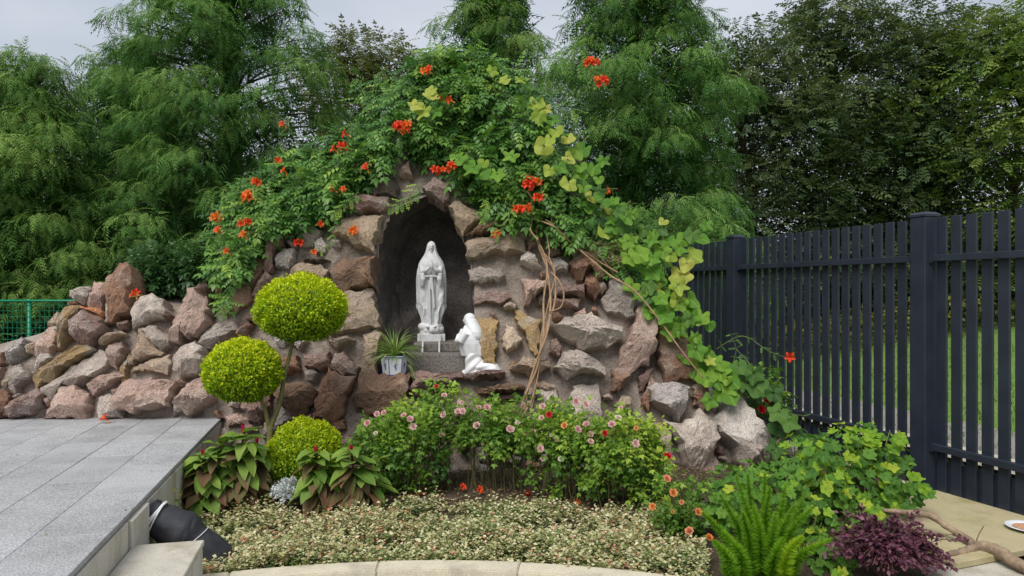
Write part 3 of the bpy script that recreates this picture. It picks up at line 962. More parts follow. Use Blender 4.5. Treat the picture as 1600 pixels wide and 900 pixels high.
for ps in post_s:
    me = MB().box(fp(ps, 0, 1.0), FD, FN, (0, 0, 1), .066, .066, 1.02).mesh('post'); bevel_mesh(me, .006, 2)
    po = link('post', me, M['fence'], fence)
    m = MB()
    q = [fp(ps + a * .073, b * .073, z) for z in (2.02, 2.036) for a, b in ((-1, -1), (1, -1), (1, 1), (-1, 1))] + [fp(ps + a * .05, b * .05, 2.052) for a, b in ((-1, -1), (1, -1), (1, 1), (-1, 1))]
    m.add(q, [(3, 2, 1, 0), (0, 1, 5, 4), (1, 2, 6, 5), (2, 3, 7, 6), (3, 0, 4, 7), (4, 5, 9, 8), (5, 6, 10, 9), (6, 7, 11, 10), (7, 4, 8, 11), (8, 9, 10, 11)])
    bm = bmesh.new(); mm = m.mesh('post_cap'); bm.from_mesh(mm); bmesh.ops.recalc_face_normals(bm, faces=bm.faces); bm.to_mesh(mm); bm.free()
    link('post_cap', mm, M['fence'], po)
me = MB().box(fp(1.0, -.02, .0), FD, FN, (0, 0, 1), 5.6, .10, .035).mesh('footing'); bevel_mesh(me, .008)
link('footing', me, M['kerb'], fence)

# ------------------------------------------------------------------ green wire fence behind the low wall
wf = thing('wire_fence', at(60, 560, 8.2), 'green coated wire mesh fence behind the low rock wall', 'fence')
WD = 8.2
zt = at(0, 470, WD).z; x0 = at(-160, 0, WD).x; x1 = at(300, 0, WD).x
MB().tube([(x0, WD, zt), (x1, WD, zt)], .014, 6).build('top_rail', M['wire'], wf, True)
for px in (-125, 44, 213):
    x = at(px, 0, WD).x
    MB().tube([(x, WD + .02, -.1), (x, WD + .02, zt + .02)], .022, 8).build('post', M['wire'], wf, True)
mb = MB()
x = x0
while x < x1:
    mb.tube([(x, WD, .02), (x, WD, zt)], .0028, 4, False); x += .053
z = .05
while z < zt:
    mb.tube([(x0, WD - .003, z), (x1, WD - .003, z)], .0028, 4, False); z += .066
mb.build('wire_mesh', M['wire'], wf)

me = MB().box(fp(1.0, -.052, .135), FD, FN, (0, 0, 1), 5.6, .005, .125).mesh('kick_board')
link('kick_board', me, M['fence'], fence)
# pale edging and gravel strip beyond the fence
n = 60
for nm, d0, d1, lift, mt, lb in (('path_edging', 1.00, 1.42, .05, M['kerb'], 'pale concrete edging strip beyond the picket fence'), ('gravel_path', 1.40, 2.3, .02, M['gravel'], 'grey gravel strip beyond the picket fence')):
    V = []
    for k in range(n + 1):
        for d in (d0, d1):
            q = fp(-4.5 + 12 * k / n, -d, 0); V.append((q.x, q.y, float(ground_z(np.float64(q.x), np.float64(q.y))) + lift))
    props(link(nm, mesh_np(nm, np.array(V), np.array([(2 * k, 2 * k + 1, 2 * k + 3, 2 * k + 2) for k in range(n)])), mt), lb, 'path', kind='structure')
# ================================================================== STATUES AND SMALL THINGS
def loft(mb, rows, n, fn):
    """rows of (z, cx, cy); fn(row index, angle) -> (dx, dy); closed at both ends"""
    b = len(mb.v)
    for i, (z, cx, cy) in enumerate(rows):
        for k in range(n):
            dx, dy = fn(i, 2 * math.pi * k / n)
            mb.v.append((cx + dx, cy + dy, z))
    R = len(rows)
    for i in range(R - 1):
        for k in range(n):
            k2 = (k + 1) % n
            mb.f.append((b + i * n + k, b + i * n + k2, b + (i + 1) * n + k2, b + (i + 1) * n + k))
    mb.f.append(tuple(b + k for k in reversed(range(n))))
    mb.f.append(tuple(b + (R - 1) * n + k for k in range(n)))


def ball(mb, c, r, n=18, m=12, rot=None):
    rows = []
    b = len(mb.v)
    for i in range(1, m):
        th = math.pi * i / m
        for k in range(n):
            ph = 2 * math.pi * k / n
            v = Vector((math.sin(th) * math.cos(ph) * r[0], math.sin(th) * math.sin(ph) * r[1], -math.cos(th) * r[2]))
            if rot: v = rot @ v
            mb.v.append(tuple(Vector(c) + v))
    top = Vector((0, 0, r[2])); bot = Vector((0, 0, -r[2]))
    if rot: top = rot @ top; bot = rot @ bot
    mb.v.append(tuple(Vector(c) + bot)); mb.v.append(tuple(Vector(c) + top))
    e = len(mb.v)
    for i in range(m - 2):
        for k in range(n):
            k2 = (k + 1) % n
            mb.f.append((b + i * n + k, b + i * n + k2, b + (i + 1) * n + k2, b + (i + 1) * n + k))
    for k in range(n):
        mb.f.append((b + (k + 1) % n, b + k, e - 2)); mb.f.append((b + (m - 2) * n + k, b + (m - 2) * n + (k + 1) % n, e - 1))


def fuse(mb, name, voxel, smooth=2):
    """one continuous surface out of the overlapping closed pieces"""
    me = mb.mesh(name)
    bm = bmesh.new(); bm.from_mesh(me); bmesh.ops.recalc_face_normals(bm, faces=bm.faces); bm.to_mesh(me); bm.free()
    o = bpy.data.objects.new(name, me); COL.objects.link(o)
    md = o.modifiers.new('r', 'REMESH'); md.mode = 'VOXEL'; md.voxel_size = voxel
    ms = o.modifiers.new('s', 'SMOOTH'); ms.iterations = smooth; ms.factor = .5
    dg = bpy.context.evaluated_depsgraph_get(); dg.update()
    new = bpy.data.meshes.new_from_object(o.evaluated_get(dg))
    bpy.data.objects.remove(o); bpy.data.meshes.remove(me)
    new.name = name
    new.polygons.foreach_set('use_smooth', np.ones(len(new.polygons), dtype=bool))
    return new


def smst(a, b, x):
    t = min(max((x - a) / (b - a), 0), 1)
    return t * t * (3 - 2 * t)


def mary():
    mb = MB()
    zs = [.125, .16, .22, .30, .41, .52, .60, .645, .69, .72, .75, .78, .81]
    hw = [.088, .086, .097, .124, .128, .130, .131, .127, .119, .107, .088, .068, .052]
    hd = [.080, .078, .080, .084, .086, .088, .090, .090, .086, .080, .070, .058, .050]
    Z = np.linspace(.12, .812, 110)
    W = np.interp(Z, zs, hw); Dp = np.interp(Z, zs, hd)
    rows = [(float(z), 0, .01 if z < .7 else .01 + (z - .7) * .08) for z in Z]
    def fn(i, a):
        z = rows[i][0]
        ph = math.atan2(math.sin(a + math.pi / 2), math.cos(a + math.pi / 2))        # 0 in front (-Y)
        w, d = W[i], Dp[i]
        low = 1 - smst(.60, .72, z)
        tri = abs(((z * 8.5 + (.3 if ph > 0 else 0)) % 1) * 2 - 1)
        edge = .42 + .30 * smst(.15, .5, z) * 1.0 + .16 * (tri - .5) * low
        cloak = smst(edge - .06, edge + .06, abs(ph))
        k = 1.0
        k -= (1 - cloak) * (.16 * low + .05)
        robe = abs(math.sin(ph * 7.5 + .8 * math.sin(z * 7))) ** .7
        k += (1 - cloak) * low * .15 * (robe - .5)
        fold = math.sin(abs(ph) * 9 + z * 14 + 1.2 * math.sin(z * 23))
        k += cloak * low * .075 * fold
        k += cloak * .05 * math.exp(-((abs(ph) - edge - .1) / .1) ** 2) * low          # rolled cloak edge
        # hanging zigzag hem
        if z < .34:
            k += .05 * math.sin(abs(ph) * 12) * cloak
        return math.cos(a) * w * k, math.sin(a) * d * k
    loft(mb, rows, 128, fn)
    # veil round the head
    zv = np.linspace(.74, .91, 26)
    vw = np.interp(zv, [.74, .78, .81, .84, .87, .89, .905, .91], [.085, .068, .054, .047, .041, .032, .016, .004])
    vd = np.interp(zv, [.74, .78, .81, .84, .87, .89, .905, .91], [.070, .058, .052, .049, .043, .034, .018, .004])
    def fv(i, a):
        ph = math.atan2(math.sin(a + math.pi / 2), math.cos(a + math.pi / 2))
        op = (1 - smst(.5, .72, abs(ph))) * (1 if zv[i] < .885 else 1 - (zv[i] - .885) / .02 if zv[i] < .905 else 0)
        k = 1 - .30 * op + .05 * math.exp(-((abs(ph) - .78) / .12) ** 2)
        return math.cos(a) * vw[i] * k, math.sin(a) * vd[i] * k
    loft(mb, [(float(z), 0, .012) for z in zv], 64, fv)
    ball(mb, (0, -.012, .848), (.0275, .033, .040), 24, 18)                            # face
    ball(mb, (0, -.046, .845), (.0055, .008, .010))                                    # nose
    ball(mb, (0, -.044, .862), (.016, .006, .005))                                     # brow
    ball(mb, (0, -.041, .829), (.0085, .005, .0035))                                   # lips
    ball(mb, (0, -.036, .815), (.010, .008, .007))                                     # chin
    mb.tube([(0, -.005, .815), (0, -.006, .775)], [.019, .026], 12)                     # neck
    for s in (-1, 1):
        mb.tube([(s * .085, -.02, .68), (s * .076, -.068, .625), (s * .042, -.098, .642), (s * .012, -.112, .668)], [.026, .026, .019, .012], 12)
        mb.tube([(s * .080, -.075, .612), (s * .075, -.078, .56), (s * .080, -.07, .50)], [.022, .026, .012], 10)   # hanging sleeves
        mb.tube([(s * .0075, -.120, .662), (s * .0065, -.122, .69), (s * .005, -.117, .715)], [.0105, .0105, .008], 10)  # palms
        for f, (dy, l) in enumerate(((-.006, .030), (-.002, .034), (.003, .031), (.007, .024))):
            mb.tube([(s * .0045, -.118 + dy, .708), (s * .003, -.114 + dy, .708 + l)], [.0042, .0030], 8)
        mb.tube([(s * .008, -.112, .682), (s * .005, -.103, .705)], [.005, .0035], 8)
    # sash falling from the waist
    mb.tube([(-.055, -.074, .585), (0, -.085, .59), (.055, -.074, .585)], [.010, .012, .010], 8)
    mb.tube([(.004, -.084, .58), (.012, -.082, .48), (.022, -.080, .36), (.028, -.076, .30)], [.010, .012, .013, .010], 8)
    mb.tube([(-.006, -.084, .58), (-.016, -.081, .46), (-.012, -.077, .25), (-.006, -.076, .16)], [.008, .010, .012, .010], 8)
    for k in range(30):                                                                # rosary beads
        t = k / 29
        ball(mb, (-.068 + .012 * math.sin(t * 3), -.066 - .008 * t, .61 - t * .38), (.0042,) * 3, 8, 6)
    # cloud base
    r = random.Random(3)
    for k in range(26):
        a = 2 * math.pi * k / 26
        ball(mb, (math.cos(a) * .085 * r.uniform(.8, 1.1), math.sin(a) * .068 * r.uniform(.8, 1.1), .085 + r.uniform(-.01, .055)), (r.uniform(.026, .040),) * 3, 12, 9)
    for s in (-1, 1):
        ball(mb, (s * .03, -.088, .135), (.016, .03, .012), 12, 9)
    ball(mb, (.03, -.075, .105), (.045, .03, .035), 14, 10)
    loft(mb, [(z, 0, 0) for z in (.055, .08, .12, .15)], 40, lambda i, a: (math.cos(a) * .105, math.sin(a) * .085))
    fig = fuse(mb, 'figure', .0040, 1)
    pm = MB().box((0, 0, .034), (1, 0, 0), (0, 1, 0), (0, 0, 1), .124, .098, .034).mesh('plinth')
    bm = bmesh.new(); bm.from_mesh(pm)
    ve = [e for e in bm.edges if abs(e.verts[0].co.z - e.verts[1].co.z) > .01]
    bmesh.ops.bevel(bm, geom=ve, offset=.035, segments=2, affect='EDGES')
    bmesh.ops.bevel(bm, geom=[e for e in bm.edges if e.is_manifold and e.calc_face_angle(0) > .8], offset=.004, segments=2, affect='EDGES'); bm.to_mesh(pm); bm.free()
    return fig, pm


base = Vector(((674 - 800) / F * 6.45, 6.45, 1.0175))
st = thing('madonna_statue', base, 'weathered white standing statue with veil and praying hands in the dark niche', 'statue')
fig, pm = mary()
RZ = Matrix.Rotation(math.radians(6), 4, 'Z')
for nm, me in (('figure', fig), ('plinth', pm)):
    me.materials.append(M['statue'])
    place(nm, me, Matrix.Translation(base) @ RZ, st)
for px, lean in ((661, -.004), (686.5, .002)):
    t = at(px, 533, 6.205); bt = at(px - .4, 552.5, 6.20)
    ob = thing('white_stake', bt, 'thin white stake under the standing statue, ' + ('nearer the flower pot' if px < 670 else 'nearer the kneeling statue'), 'stake', 'white stakes below the standing statue')
    MB().tube([bt + Vector((lean, 0, 0)), t], .0085, 10).build('rod', M['white'], ob, True, 50)
    MB().tube([t, t + Vector((0, 0, .006))], .011, 10).build('cap', M['white'], ob, True, 50)


def kneeler():
    mb = MB()
    # cape over back and arms; she faces -X
    rows = [(.150, -.030, 0), (.168, -.030, 0), (.21, -.038, 0), (.25, -.048, 0), (.29, -.056, 0), (.33, -.057, 0), (.365, -.055, 0), (.395, -.055, 0)]
    hx = [.094, .098, .102, .102, .096, .080, .060, .044]; hy = [.070, .075, .084, .092, .094, .086, .062, .042]
    def fc(i, a):
        k = 1 + (.035 * math.sin(a * 9) if i < 3 else .012 * math.sin(a * 7 + i))
        return math.cos(a) * hx[i] * k, math.sin(a) * hy[i] * k
    loft(mb, rows, 56, fc)
    # skirt, kneeling, with sweeping folds to the feet behind
    N = 22
    zz = np.linspace(.0, .17, N)
    fl = np.interp(zz, [0, .02, .06, .12, .17], [-.100, -.098, -.090, -.094, -.088])
    fr = np.interp(zz, [0, .02, .06, .12, .17], [.060, .062, .066, .060, .042])
    def fs(i, a):
        z = zz[i]; h = (fr[i] - fl[i]) / 2
        fold = .018 * math.sin((math.cos(a) * h * 55) - z * 70) * (.3 + .7 * abs(math.sin(a)))
        hyv = .075 + .02 * (1 - z / .17)
        return math.cos(a) * h, math.sin(a) * (hyv + fold * .55)
    loft(mb, [(float(z), float((fr[i] + fl[i]) / 2), 0) for i, z in enumerate(zz)], 72, fs)
    # calves under cloth
    P = catmull([(.02, 0, .07), (.07, 0, .066), (.12, 0, .060), (.165, 0, .050), (.197, 0, .022)], 6)
    rr = np.interp(np.linspace(0, 1, len(P)), [0, .4, .75, 1], [.072, .060, .048, .018])
    b = len(mb.v); n = 28
    for i, p in enumerate(P):
        for k in range(n):
            a = 2 * math.pi * k / n
            q = rr[i] * (1 + .05 * math.sin(a * 6 + i * .5))
            mb.v.append((p.x, p.y + math.cos(a) * q * 1.15, max(0.0, p.z + math.sin(a) * q * .78)))
    for i in range(len(P) - 1):
        for k in range(n):
            k2 = (k + 1) % n
            mb.f.append((b + i * n + k, b + i * n + k2, b + (i + 1) * n + k2, b + (i + 1) * n + k))
    mb.f.append(tuple(b + k for k in reversed(range(n)))); mb.f.append(tuple(b + (len(P) - 1) * n + k for k in range(n)))
    for s in (-1, 1): ball(mb, (.185, s * .032, .022), (.026, .022, .022), 14, 10)
    ball(mb, (-.098, 0, .018), (.022, .055, .020), 14, 10)
    # head with a kerchief down the back
    ball(mb, (-.058, 0, .445), (.047, .045, .048), 24, 18)
    ball(mb, (-.075, 0, .432), (.032, .030, .038), 20, 14)
    ball(mb, (-.109, 0, .432), (.008, .006, .009))
    ball(mb, (-.100, 0, .412), (.008, .010, .006))
    ball(mb, (-.102, 0, .447), (.006, .018, .005))
    mb.tube([(-.056, 0, .41), (-.055, 0, .37)], [.030, .042], 14)
    rows = [(.282, .008, 0), (.288, .008, 0), (.31, .006, 0), (.345, -.006, 0), (.38, -.024, 0), (.41, -.040, 0), (.445, -.054, 0)]
    vx = [.020, .044, .050, .058, .058, .054, .050]; vy = [.020, .066, .074, .076, .068, .058, .049]
    loft(mb, rows, 40, lambda i, a: (math.cos(a) * vx[i] * (1 + .02 * math.sin(6 * a)), math.sin(a) * vy[i]))
    # arms and clasped hands
    for s in (-1, 1):
        mb.tube([(-.06, s * .085, .34), (-.10, s * .090, .275), (-.135, s * .066, .272), (-.138, s * .030, .310), (-.132, s * .012, .325)], [.032, .030, .026, .020, .014], 14)
        mb.tube([(-.132, s * .008, .320), (-.129, s * .007, .345)], [.012, .011], 10)
        for dy, l in ((-.007, .020), (-.002, .024), (.003, .023), (.008, .018)):
            mb.tube([(-.129 + dy, s * .005, .338), (-.125 + dy, s * .003, .342 + l)], [.0046, .0034], 8)
    return fuse(mb, 'figure', .0034, 1)


kb = at(745, 585.5, 5.93) + Vector((0, 0, .002))
kn = thing('kneeling_statue', kb, 'bright white statue of a kneeling veiled girl on the red ledge', 'statue')
me = kneeler(); me.materials.append(M['statue2'])
place('figure', me, Matrix.Translation(kb) @ Matrix.Rotation(math.radians(-14), 4, 'Z') @ Matrix.Diagonal((1.06, 1.10, 1.04, 1)), kn)

# ------------------------------------------------------------------ flower pot with spider plant
pb = at(616, 586.5, 5.84)
pot = thing('flower_pot', pb, 'white and blue hexagonal porcelain pot holding a spider plant', 'plant pot')
def hexring(r, z, rot=.26): return [pb + Vector((math.cos(rot + k * math.pi / 3) * r, math.sin(rot + k * math.pi / 3) * r, z)) for k in range(6)]
prof = [(.086, 0), (.092, .008), (.108, .148), (.118, .152), (.120, .166), (.110, .166), (.106, .130)]
mb = MB()
V = [p for r, z in prof for p in hexring(r, z)]
Fc = [(i * 6 + k, i * 6 + (k + 1) % 6, (i + 1) * 6 + (k + 1) % 6, (i + 1) * 6 + k) for i in range(len(prof) - 1) for k in range(6)]
Fc.append(tuple(reversed(range(6))))
mb.add(V, Fc).build('body', M['porcelain'], pot)
MB().add(hexring(.1065, .135), [tuple(range(6))]).build('soil', M['soil'], pot)
for k in range(6):
    a0 = hexring(.0935, .010)[k]; a1 = hexring(.1085, .147)[k]
    MB().tube([a0, a1], .0032, 6).build('blue_stripe', M['blue'], pot)
for r, z in ((.0935, .012), (.1205, .159)):
    q = hexring(r, z)
    mb = MB()
    for k in range(6): mb.tube([q[k], q[(k + 1) % 6]], .0030, 6)
    mb.build('blue_band', M['blue'], pot)
hx = hexring(.101, .080)
for k in range(6):            # painted sprig on each face
    c = (hx[k] + hx[(k + 1) % 6]) / 2; o = Vector((c.x - pb.x, c.y - pb.y, 0)).normalized(); t = o.cross(Vector((0, 0, 1)))
    c = c + o * .0015
    mb = MB()
    for (x0_, z0_, x1_, z1_) in ((-.004, -.03, .002, .03), (0, -.01, .014, .012), (-.001, .005, -.015, .022), (-.003, -.02, -.014, -.008)):
        mb.tube([c + t * x0_ + Vector((0, 0, z0_)) + o * z0_ * .11, c + t * x1_ + Vector((0, 0, z1_)) + o * z1_ * .11], .0022, 5)
    mb.build('painted_sprig', M['blue'], pot)
M['spider'] = leaf_mat('variegated_spider_leaf', [(.10, .20, .03), (.22, .34, .08), (.45, .52, .22)], rough=.4)


def blades(name, n, c, ln, w, parent, mat, up=1.2, seg=7, seed=3, droop=1.0, rz=(0, 6.283)):
    r = random.Random(seed)
    V, Fc, R = [], [], []
    for i in range(n):
        a = r.uniform(*rz); l = ln * r.uniform(.6, 1.1)
        d = Vector((math.cos(a), math.sin(a), 0)); side = Vector((-d.y, d.x, 0))
        el = r.uniform(.35, 1.45)
        p = Vector(c) + d * r.uniform(0, .03)
        v = (d * math.cos(el) + Vector((0, 0, math.sin(el) * up))).normalized()
        b = len(V)
        q = r.random()
        for k in range(seg + 1):
            t = k / seg
            ww = w * (1 - t ** 2.2) * (.6 + .8 * min(t * 3, .5))
            V += [p - side * ww, p + Vector((0, 0, -.004)), p + side * ww]; R += [q] * 3
            v = (v + Vector((0, 0, -.30 * droop * r.uniform(.7, 1.2)))).normalized()
            p = p + v * l / seg
        for k in range(seg):
            j = b + 3 * k
            Fc += [(j, j + 1, j + 4, j + 3), (j + 1, j + 2, j + 5, j + 4)]
    me = mesh_np(name, np.array([tuple(v) for v in V]), np.array(Fc), np.array(R))
    return link(name, me, mat, parent)


blades('leaves', 150, pb + Vector((0, 0, .15)), .27, .0065, pot, M['spider'], up=1.6, droop=.8)
blades('runner', 5, pb + Vector((.10, -.08, .10)), .22, .004, pot, M['spider'], up=.4, seed=8, droop=1.6, rz=(-1.2, .2))

# ------------------------------------------------------------------ wrapped spotlight by the terrace wall
wr = thing('wrapped_spotlight', at(325, 880, 3.75), 'spotlight wrapped in black plastic and tied with white cord', 'spotlight')
Pw = catmull([at(230, 800, 3.66), at(246, 810, 3.66), at(285, 832, 3.69), at(305, 843, 3.70), at(330, 868, 3.72), at(350, 896, 3.76)], 10)
tt = np.linspace(0, 1, len(Pw))
rw = np.interp(tt, [0, .05, .12, .2, .38, .5, .58, .75, 1], [.048, .082, .070, .078, .108, .100, .076, .092, .125])
mb = MB(); n = 40; prev = None
for i, p in enumerate(Pw):
    t = (Pw[min(i + 1, len(Pw) - 1)] - Pw[max(i - 1, 0)]).normalized()
    a = Vector((0, 0, 1)); a = (a - t * a.dot(t)).normalized(); c = t.cross(a)
    for k in range(n):
        th = 2 * math.pi * k / n
        q = p * 14
        g = 1 + .05 * math.sin(th * 7 + 2 * math.sin(i * .4)) * (1 if i < 10 else .5) + .05 * noise.noise(Vector((q.x, q.y, th * 2)))
        mb.v.append(tuple(p + (a * math.cos(th) + c * math.sin(th)) * rw[i] * g))
for i in range(len(Pw) - 1):
    for k in range(n): mb.f.append((i * n + k, i * n + (k + 1) % n, (i + 1) * n + (k + 1) % n, (i + 1) * n + k))
mb.f.append(tuple(reversed(range(n)))); mb.f.append(tuple((len(Pw) - 1) * n + k for k in range(n)))
mb.build('plastic_wrap', M['blackplastic'], wr, True)


def tie(idx, rad, rr, tilt, name):
    p = Pw[idx]; t = (Pw[idx + 1] - Pw[idx - 1]).normalized()
    a = Vector((0, 0, 1)); a = (a - t * a.dot(t)).normalized(); c = t.cross(a)
    pts = [p + (a * math.cos(th) + c * math.sin(th)) * rr + t * tilt * math.cos(th) for th in np.linspace(0, 2 * math.pi, 33)]
    MB().tube(pts, rad, 6, False).build(name, M['white'], wr, True)


tie(8, .0052, .087, .010, 'cord'); tie(9, .0052, .086, -.006, 'cord'); tie(10, .0045, .087, -.014, 'cord'); tie(29, .0022, .083, .02, 'cord')

# ------------------------------------------------------------------ stone slab, plate, branch, block at the fence
SE2 = Vector((.934, .358, 0)).normalized(); SE1 = Vector((-SE2.y, SE2.x, 0)); SF = Vector((2.28, 3.64, 0))
def sp(a, b, z): return SF + SE2 * a + SE1 * b + Vector((0, 0, z))
slab = thing('stone_slab', sp(.55, .49, .0), 'yellowish mossy stone slab lying beside the dark fence', 'stone slab')
me = MB().box(sp(.55, .49, .075), SE2, SE1, (0, 0, 1), .55, .49, .0175).mesh('top'); bevel_mesh(me, .004, 2); link('top', me, M['slab'], slab)
for a, b in ((.30, .86), (.95, .86), (.98, .2)):
    me = MB().box(sp(a, b, .03), SE2, SE1, (0, 0, 1), .09, .07, .0265).mesh('support'); bevel_mesh(me, .004); link('support', me, M['kerb'], slab)
blk = thing('concrete_block', sp(.25, -.02, 0), 'pale concrete block below the front corner of the mossy slab', 'block')
me = MB().box(sp(.14, -.06, .012), SE2, SE1, (0, 0, 1), .26, .17, .042).mesh('block_body'); bevel_mesh(me, .006, 2); link('block_body', me, M['step'], blk)

pc = Vector(((1606 - 800) / F * 4.13, 4.13, .0935))
pl = thing('dinner_plate', pc, 'white plate of brown grain on the mossy slab', 'plate')
pr_ = [(.0, .002), (.055, .0), (.062, .004), (.085, .014), (.112, .020), (.114, .022), (.110, .0235), (.084, .018), (.062, .010), (.0, .008)]
mb = MB(); n = 48; V = []; Fc = []
for r, z in pr_:
    V += [pc + Vector((math.cos(2 * math.pi * k / n) * max(r, .0005), math.sin(2 * math.pi * k / n) * max(r, .0005), z)) for k in range(n)]
for i in range(len(pr_) - 1):
    for k in range(n): Fc.append((i * n + k, i * n + (k + 1) % n, (i + 1) * n + (k + 1) % n, (i + 1) * n + k))
mb.add(V, Fc).build('dish', M['porcelain'], pl, True)
mb = MB()
V = [pc + Vector((0, 0, .026))]; Fc = []
for j, (r, z) in enumerate(((.03, .0245), (.055, .020), (.075, .0165))):
    V += [pc + Vector((math.cos(2 * math.pi * k / 24) * r * random.uniform(.9, 1.1), math.sin(2 * math.pi * k / 24) * r * random.uniform(.9, 1.1), z + random.uniform(-.001, .001))) for k in range(24)]
for k in range(24): Fc.append((0, 1 + k, 1 + (k + 1) % 24))
for j in range(2):
    for k in range(24): Fc.append((1 + j * 24 + k, 1 + (j + 1) * 24 + k, 1 + (j + 1) * 24 + (k + 1) % 24, 1 + j * 24 + (k + 1) % 24))
mb.add(V, Fc).build('grain', M['rice'], pl)

br = thing('fallen_branch', at(1528, 856, 3.85), 'dry forked branch with peeling bark lying across the mossy slab', 'branch')
def lump(P, r): return [x * random.uniform(.88, 1.14) for x in np.interp(np.linspace(0, 1, len(P)), np.linspace(0, 1, len(r)), r)]
P = catmull([at(1380, 797, 4.10), at(1420, 801, 4.08), at(1455, 806, 4.05), at(1478, 822, 3.98), at(1505, 838, 3.92), at(1524, 853, 3.85)], 6)
MB().tube(P, lump(P, [.010, .016, .020, .017, .020, .024]), 10, True, .08).build('limb', M['driftwood'], br, True)
P = catmull([at(1484, 866, 3.74), at(1500, 864, 3.78), at(1524, 856, 3.83)], 6)
MB().tube(P, lump(P, [.016, .022, .026]), 10, True, .08).build('limb', M['driftwood'], br, True)
P = catmull([at(1522, 854, 3.84), at(1545, 856, 3.80), at(1570, 868, 3.70), at(1596, 884, 3.60), at(1640, 905, 3.5)], 6)
MB().tube(P, lump(P, [.026, .030, .032, .032, .030]), 12, True, .08).build('limb', M['driftwood'], br, True)
P = catmull([at(1524, 850, 3.84), at(1529, 836, 3.84), at(1537, 822, 3.85)], 4)
MB().tube(P, .003, 6).build('twig', M['twig'], br)
# ================================================================== TREES BEHIND
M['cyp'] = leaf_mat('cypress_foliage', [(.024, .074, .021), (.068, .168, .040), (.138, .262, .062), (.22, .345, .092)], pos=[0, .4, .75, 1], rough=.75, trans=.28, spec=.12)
M['cyp2'] = leaf_mat('pale_cypress_foliage', [(.033, .092, .022), (.092, .195, .043), (.172, .29, .066), (.26, .37, .10)], pos=[0, .4, .75, 1], rough=.75, trans=.28, spec=.12)
M['elm'] = leaf_mat('dark_elm_foliage', [(.024, .052, .026), (.046, .088, .040), (.085, .130, .054), (.14, .18, .07)], rough=.75, trans=.22, spec=.1)
M['elm2'] = leaf_mat('fresh_elm_foliage', [(.03, .065, .02), (.07, .13, .03), (.13, .20, .04), (.22, .28, .07)], rough=.75, trans=.28, spec=.1)
M['olive'] = leaf_mat('olive_foliage', [(.035, .06, .022), (.075, .10, .03), (.12, .15, .045), (.17, .18, .07)], rough=.75, trans=.25, spec=.1)
M['under'] = leaf_mat('undergrowth_leaf', [(.012, .032, .010), (.022, .055, .016), (.04, .085, .024)], rough=.5, trans=.15)  # very dark leaf colours stand in for the shade under the trees

SPRAY = t_spray(5, .42, .075, .75)


def limb_pts(a, b, sag, n=5):
    a = Vector(a); b = Vector(b)
    return [a.lerp(b, i / n) + Vector((0, 0, sag * math.sin(math.pi * i / n))) for i in range(n + 1)]


def conifer(name, label, base, H, R, ncl, seed, mat, per=95, low=.03, lean=0.0, rc=(.42, .72), sl=.175, group='feathery conifers behind the grotto'):
    r = np.random.default_rng(seed); base = Vector(base)
    t = thing(name, base, label, 'tree', group)
    mb = MB()
    n = 9
    tp_ = [base + Vector((lean * k / n + .05 * math.sin(k), .04 * math.cos(k * 1.7), H * .97 * k / n)) for k in range(n + 1)]
    mb.tube(tp_, [max(.02, .035 * H * .8 * (1 - k / n) ** .8) for k in range(n + 1)], 9)
    P, Dv, S, U, RN = [], [], [], [], []
    for i in range(ncl):
        h = low + (.98 - low) * ((i + r.random()) / ncl) ** 1.15
        a = i * 2.39996 + r.uniform(-.4, .4)
        if math.sin(a) > .40 and r.random() < .75: a = -a                  # most boughs on the side that is seen
        prof = (1 - h) ** .5 * (.82 + .18 * math.sin(h * 21 + seed)) + .04
        rad = R * prof * (r.uniform(.62, 1.02) if i % 4 else r.uniform(.15, .5))
        c = np.array([base.x + lean * h + math.cos(a) * rad, base.y + math.sin(a) * rad, base.z + H * h - .12 * rad])
        rcx = r.uniform(*rc) * (.72 + .28 * (1 - h))
        rd = np.array([math.cos(a), math.sin(a), 0.0])
        mb.tube(limb_pts((base.x + lean * h * .9, base.y, base.z + H * max(h - .05, .02)), c + rd * rcx * .3, .12), [.03 * (1.2 - h), .024 * (1.2 - h), .018, .012, .009, .006], 5, False)
        m = int(per * (rcx / .42) ** 2)
        nrmv = rand_dirs(m, r); nrmv[:, 2] = np.abs(nrmv[:, 2]) * 1.1 - .12; nrmv = nrm(nrmv + rd * .25)
        sh = r.uniform(.72, 1.0, m)[:, None]
        pos = c + nrmv * sh * rcx * np.array([1.1, 1.1, .78])
        d = nrmv * np.array([.75, .75, .35]) + rd * .20 + np.array([0, 0, -.46]) + r.normal(size=(m, 3)) * .36
        P.append(pos); Dv.append(nrm(d)); S.append(r.uniform(.7, 1.25, m) * sl)
        U.append(nrmv * 1.2 + np.array([0, 0, .7]))
        RN.append(np.clip(.40 + .52 * np.clip(nrmv[:, 2], -.3, 1) + 1.0 * (sh[:, 0] - .86) + r.normal(size=m) * .12 + r.normal() * .10, 0, 1))  # lit tops and shaded undersides of each puff painted into the tone
    # looser foliage inside the crown, its dark tone standing in for inner shade
    m = 3200
    h = low + (.9 - low) * r.random(m) ** 1.2; a = r.uniform(0, 6.283, m); q = np.sqrt(r.random(m)) * R * (1 - h) ** .5 * .72
    P.append(np.stack([base.x + lean * h + np.cos(a) * q, base.y + np.sin(a) * q, base.z + H * h], -1))
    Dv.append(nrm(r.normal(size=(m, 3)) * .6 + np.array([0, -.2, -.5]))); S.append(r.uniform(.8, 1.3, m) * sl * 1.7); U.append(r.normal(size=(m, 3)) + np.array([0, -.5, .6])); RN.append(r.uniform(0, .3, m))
    mb.build('trunk', M['bark'], t, True)
    P = np.concatenate(P); Dv = np.concatenate(Dv); U = np.concatenate(U)
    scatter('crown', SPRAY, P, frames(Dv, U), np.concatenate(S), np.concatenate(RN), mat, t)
    return t


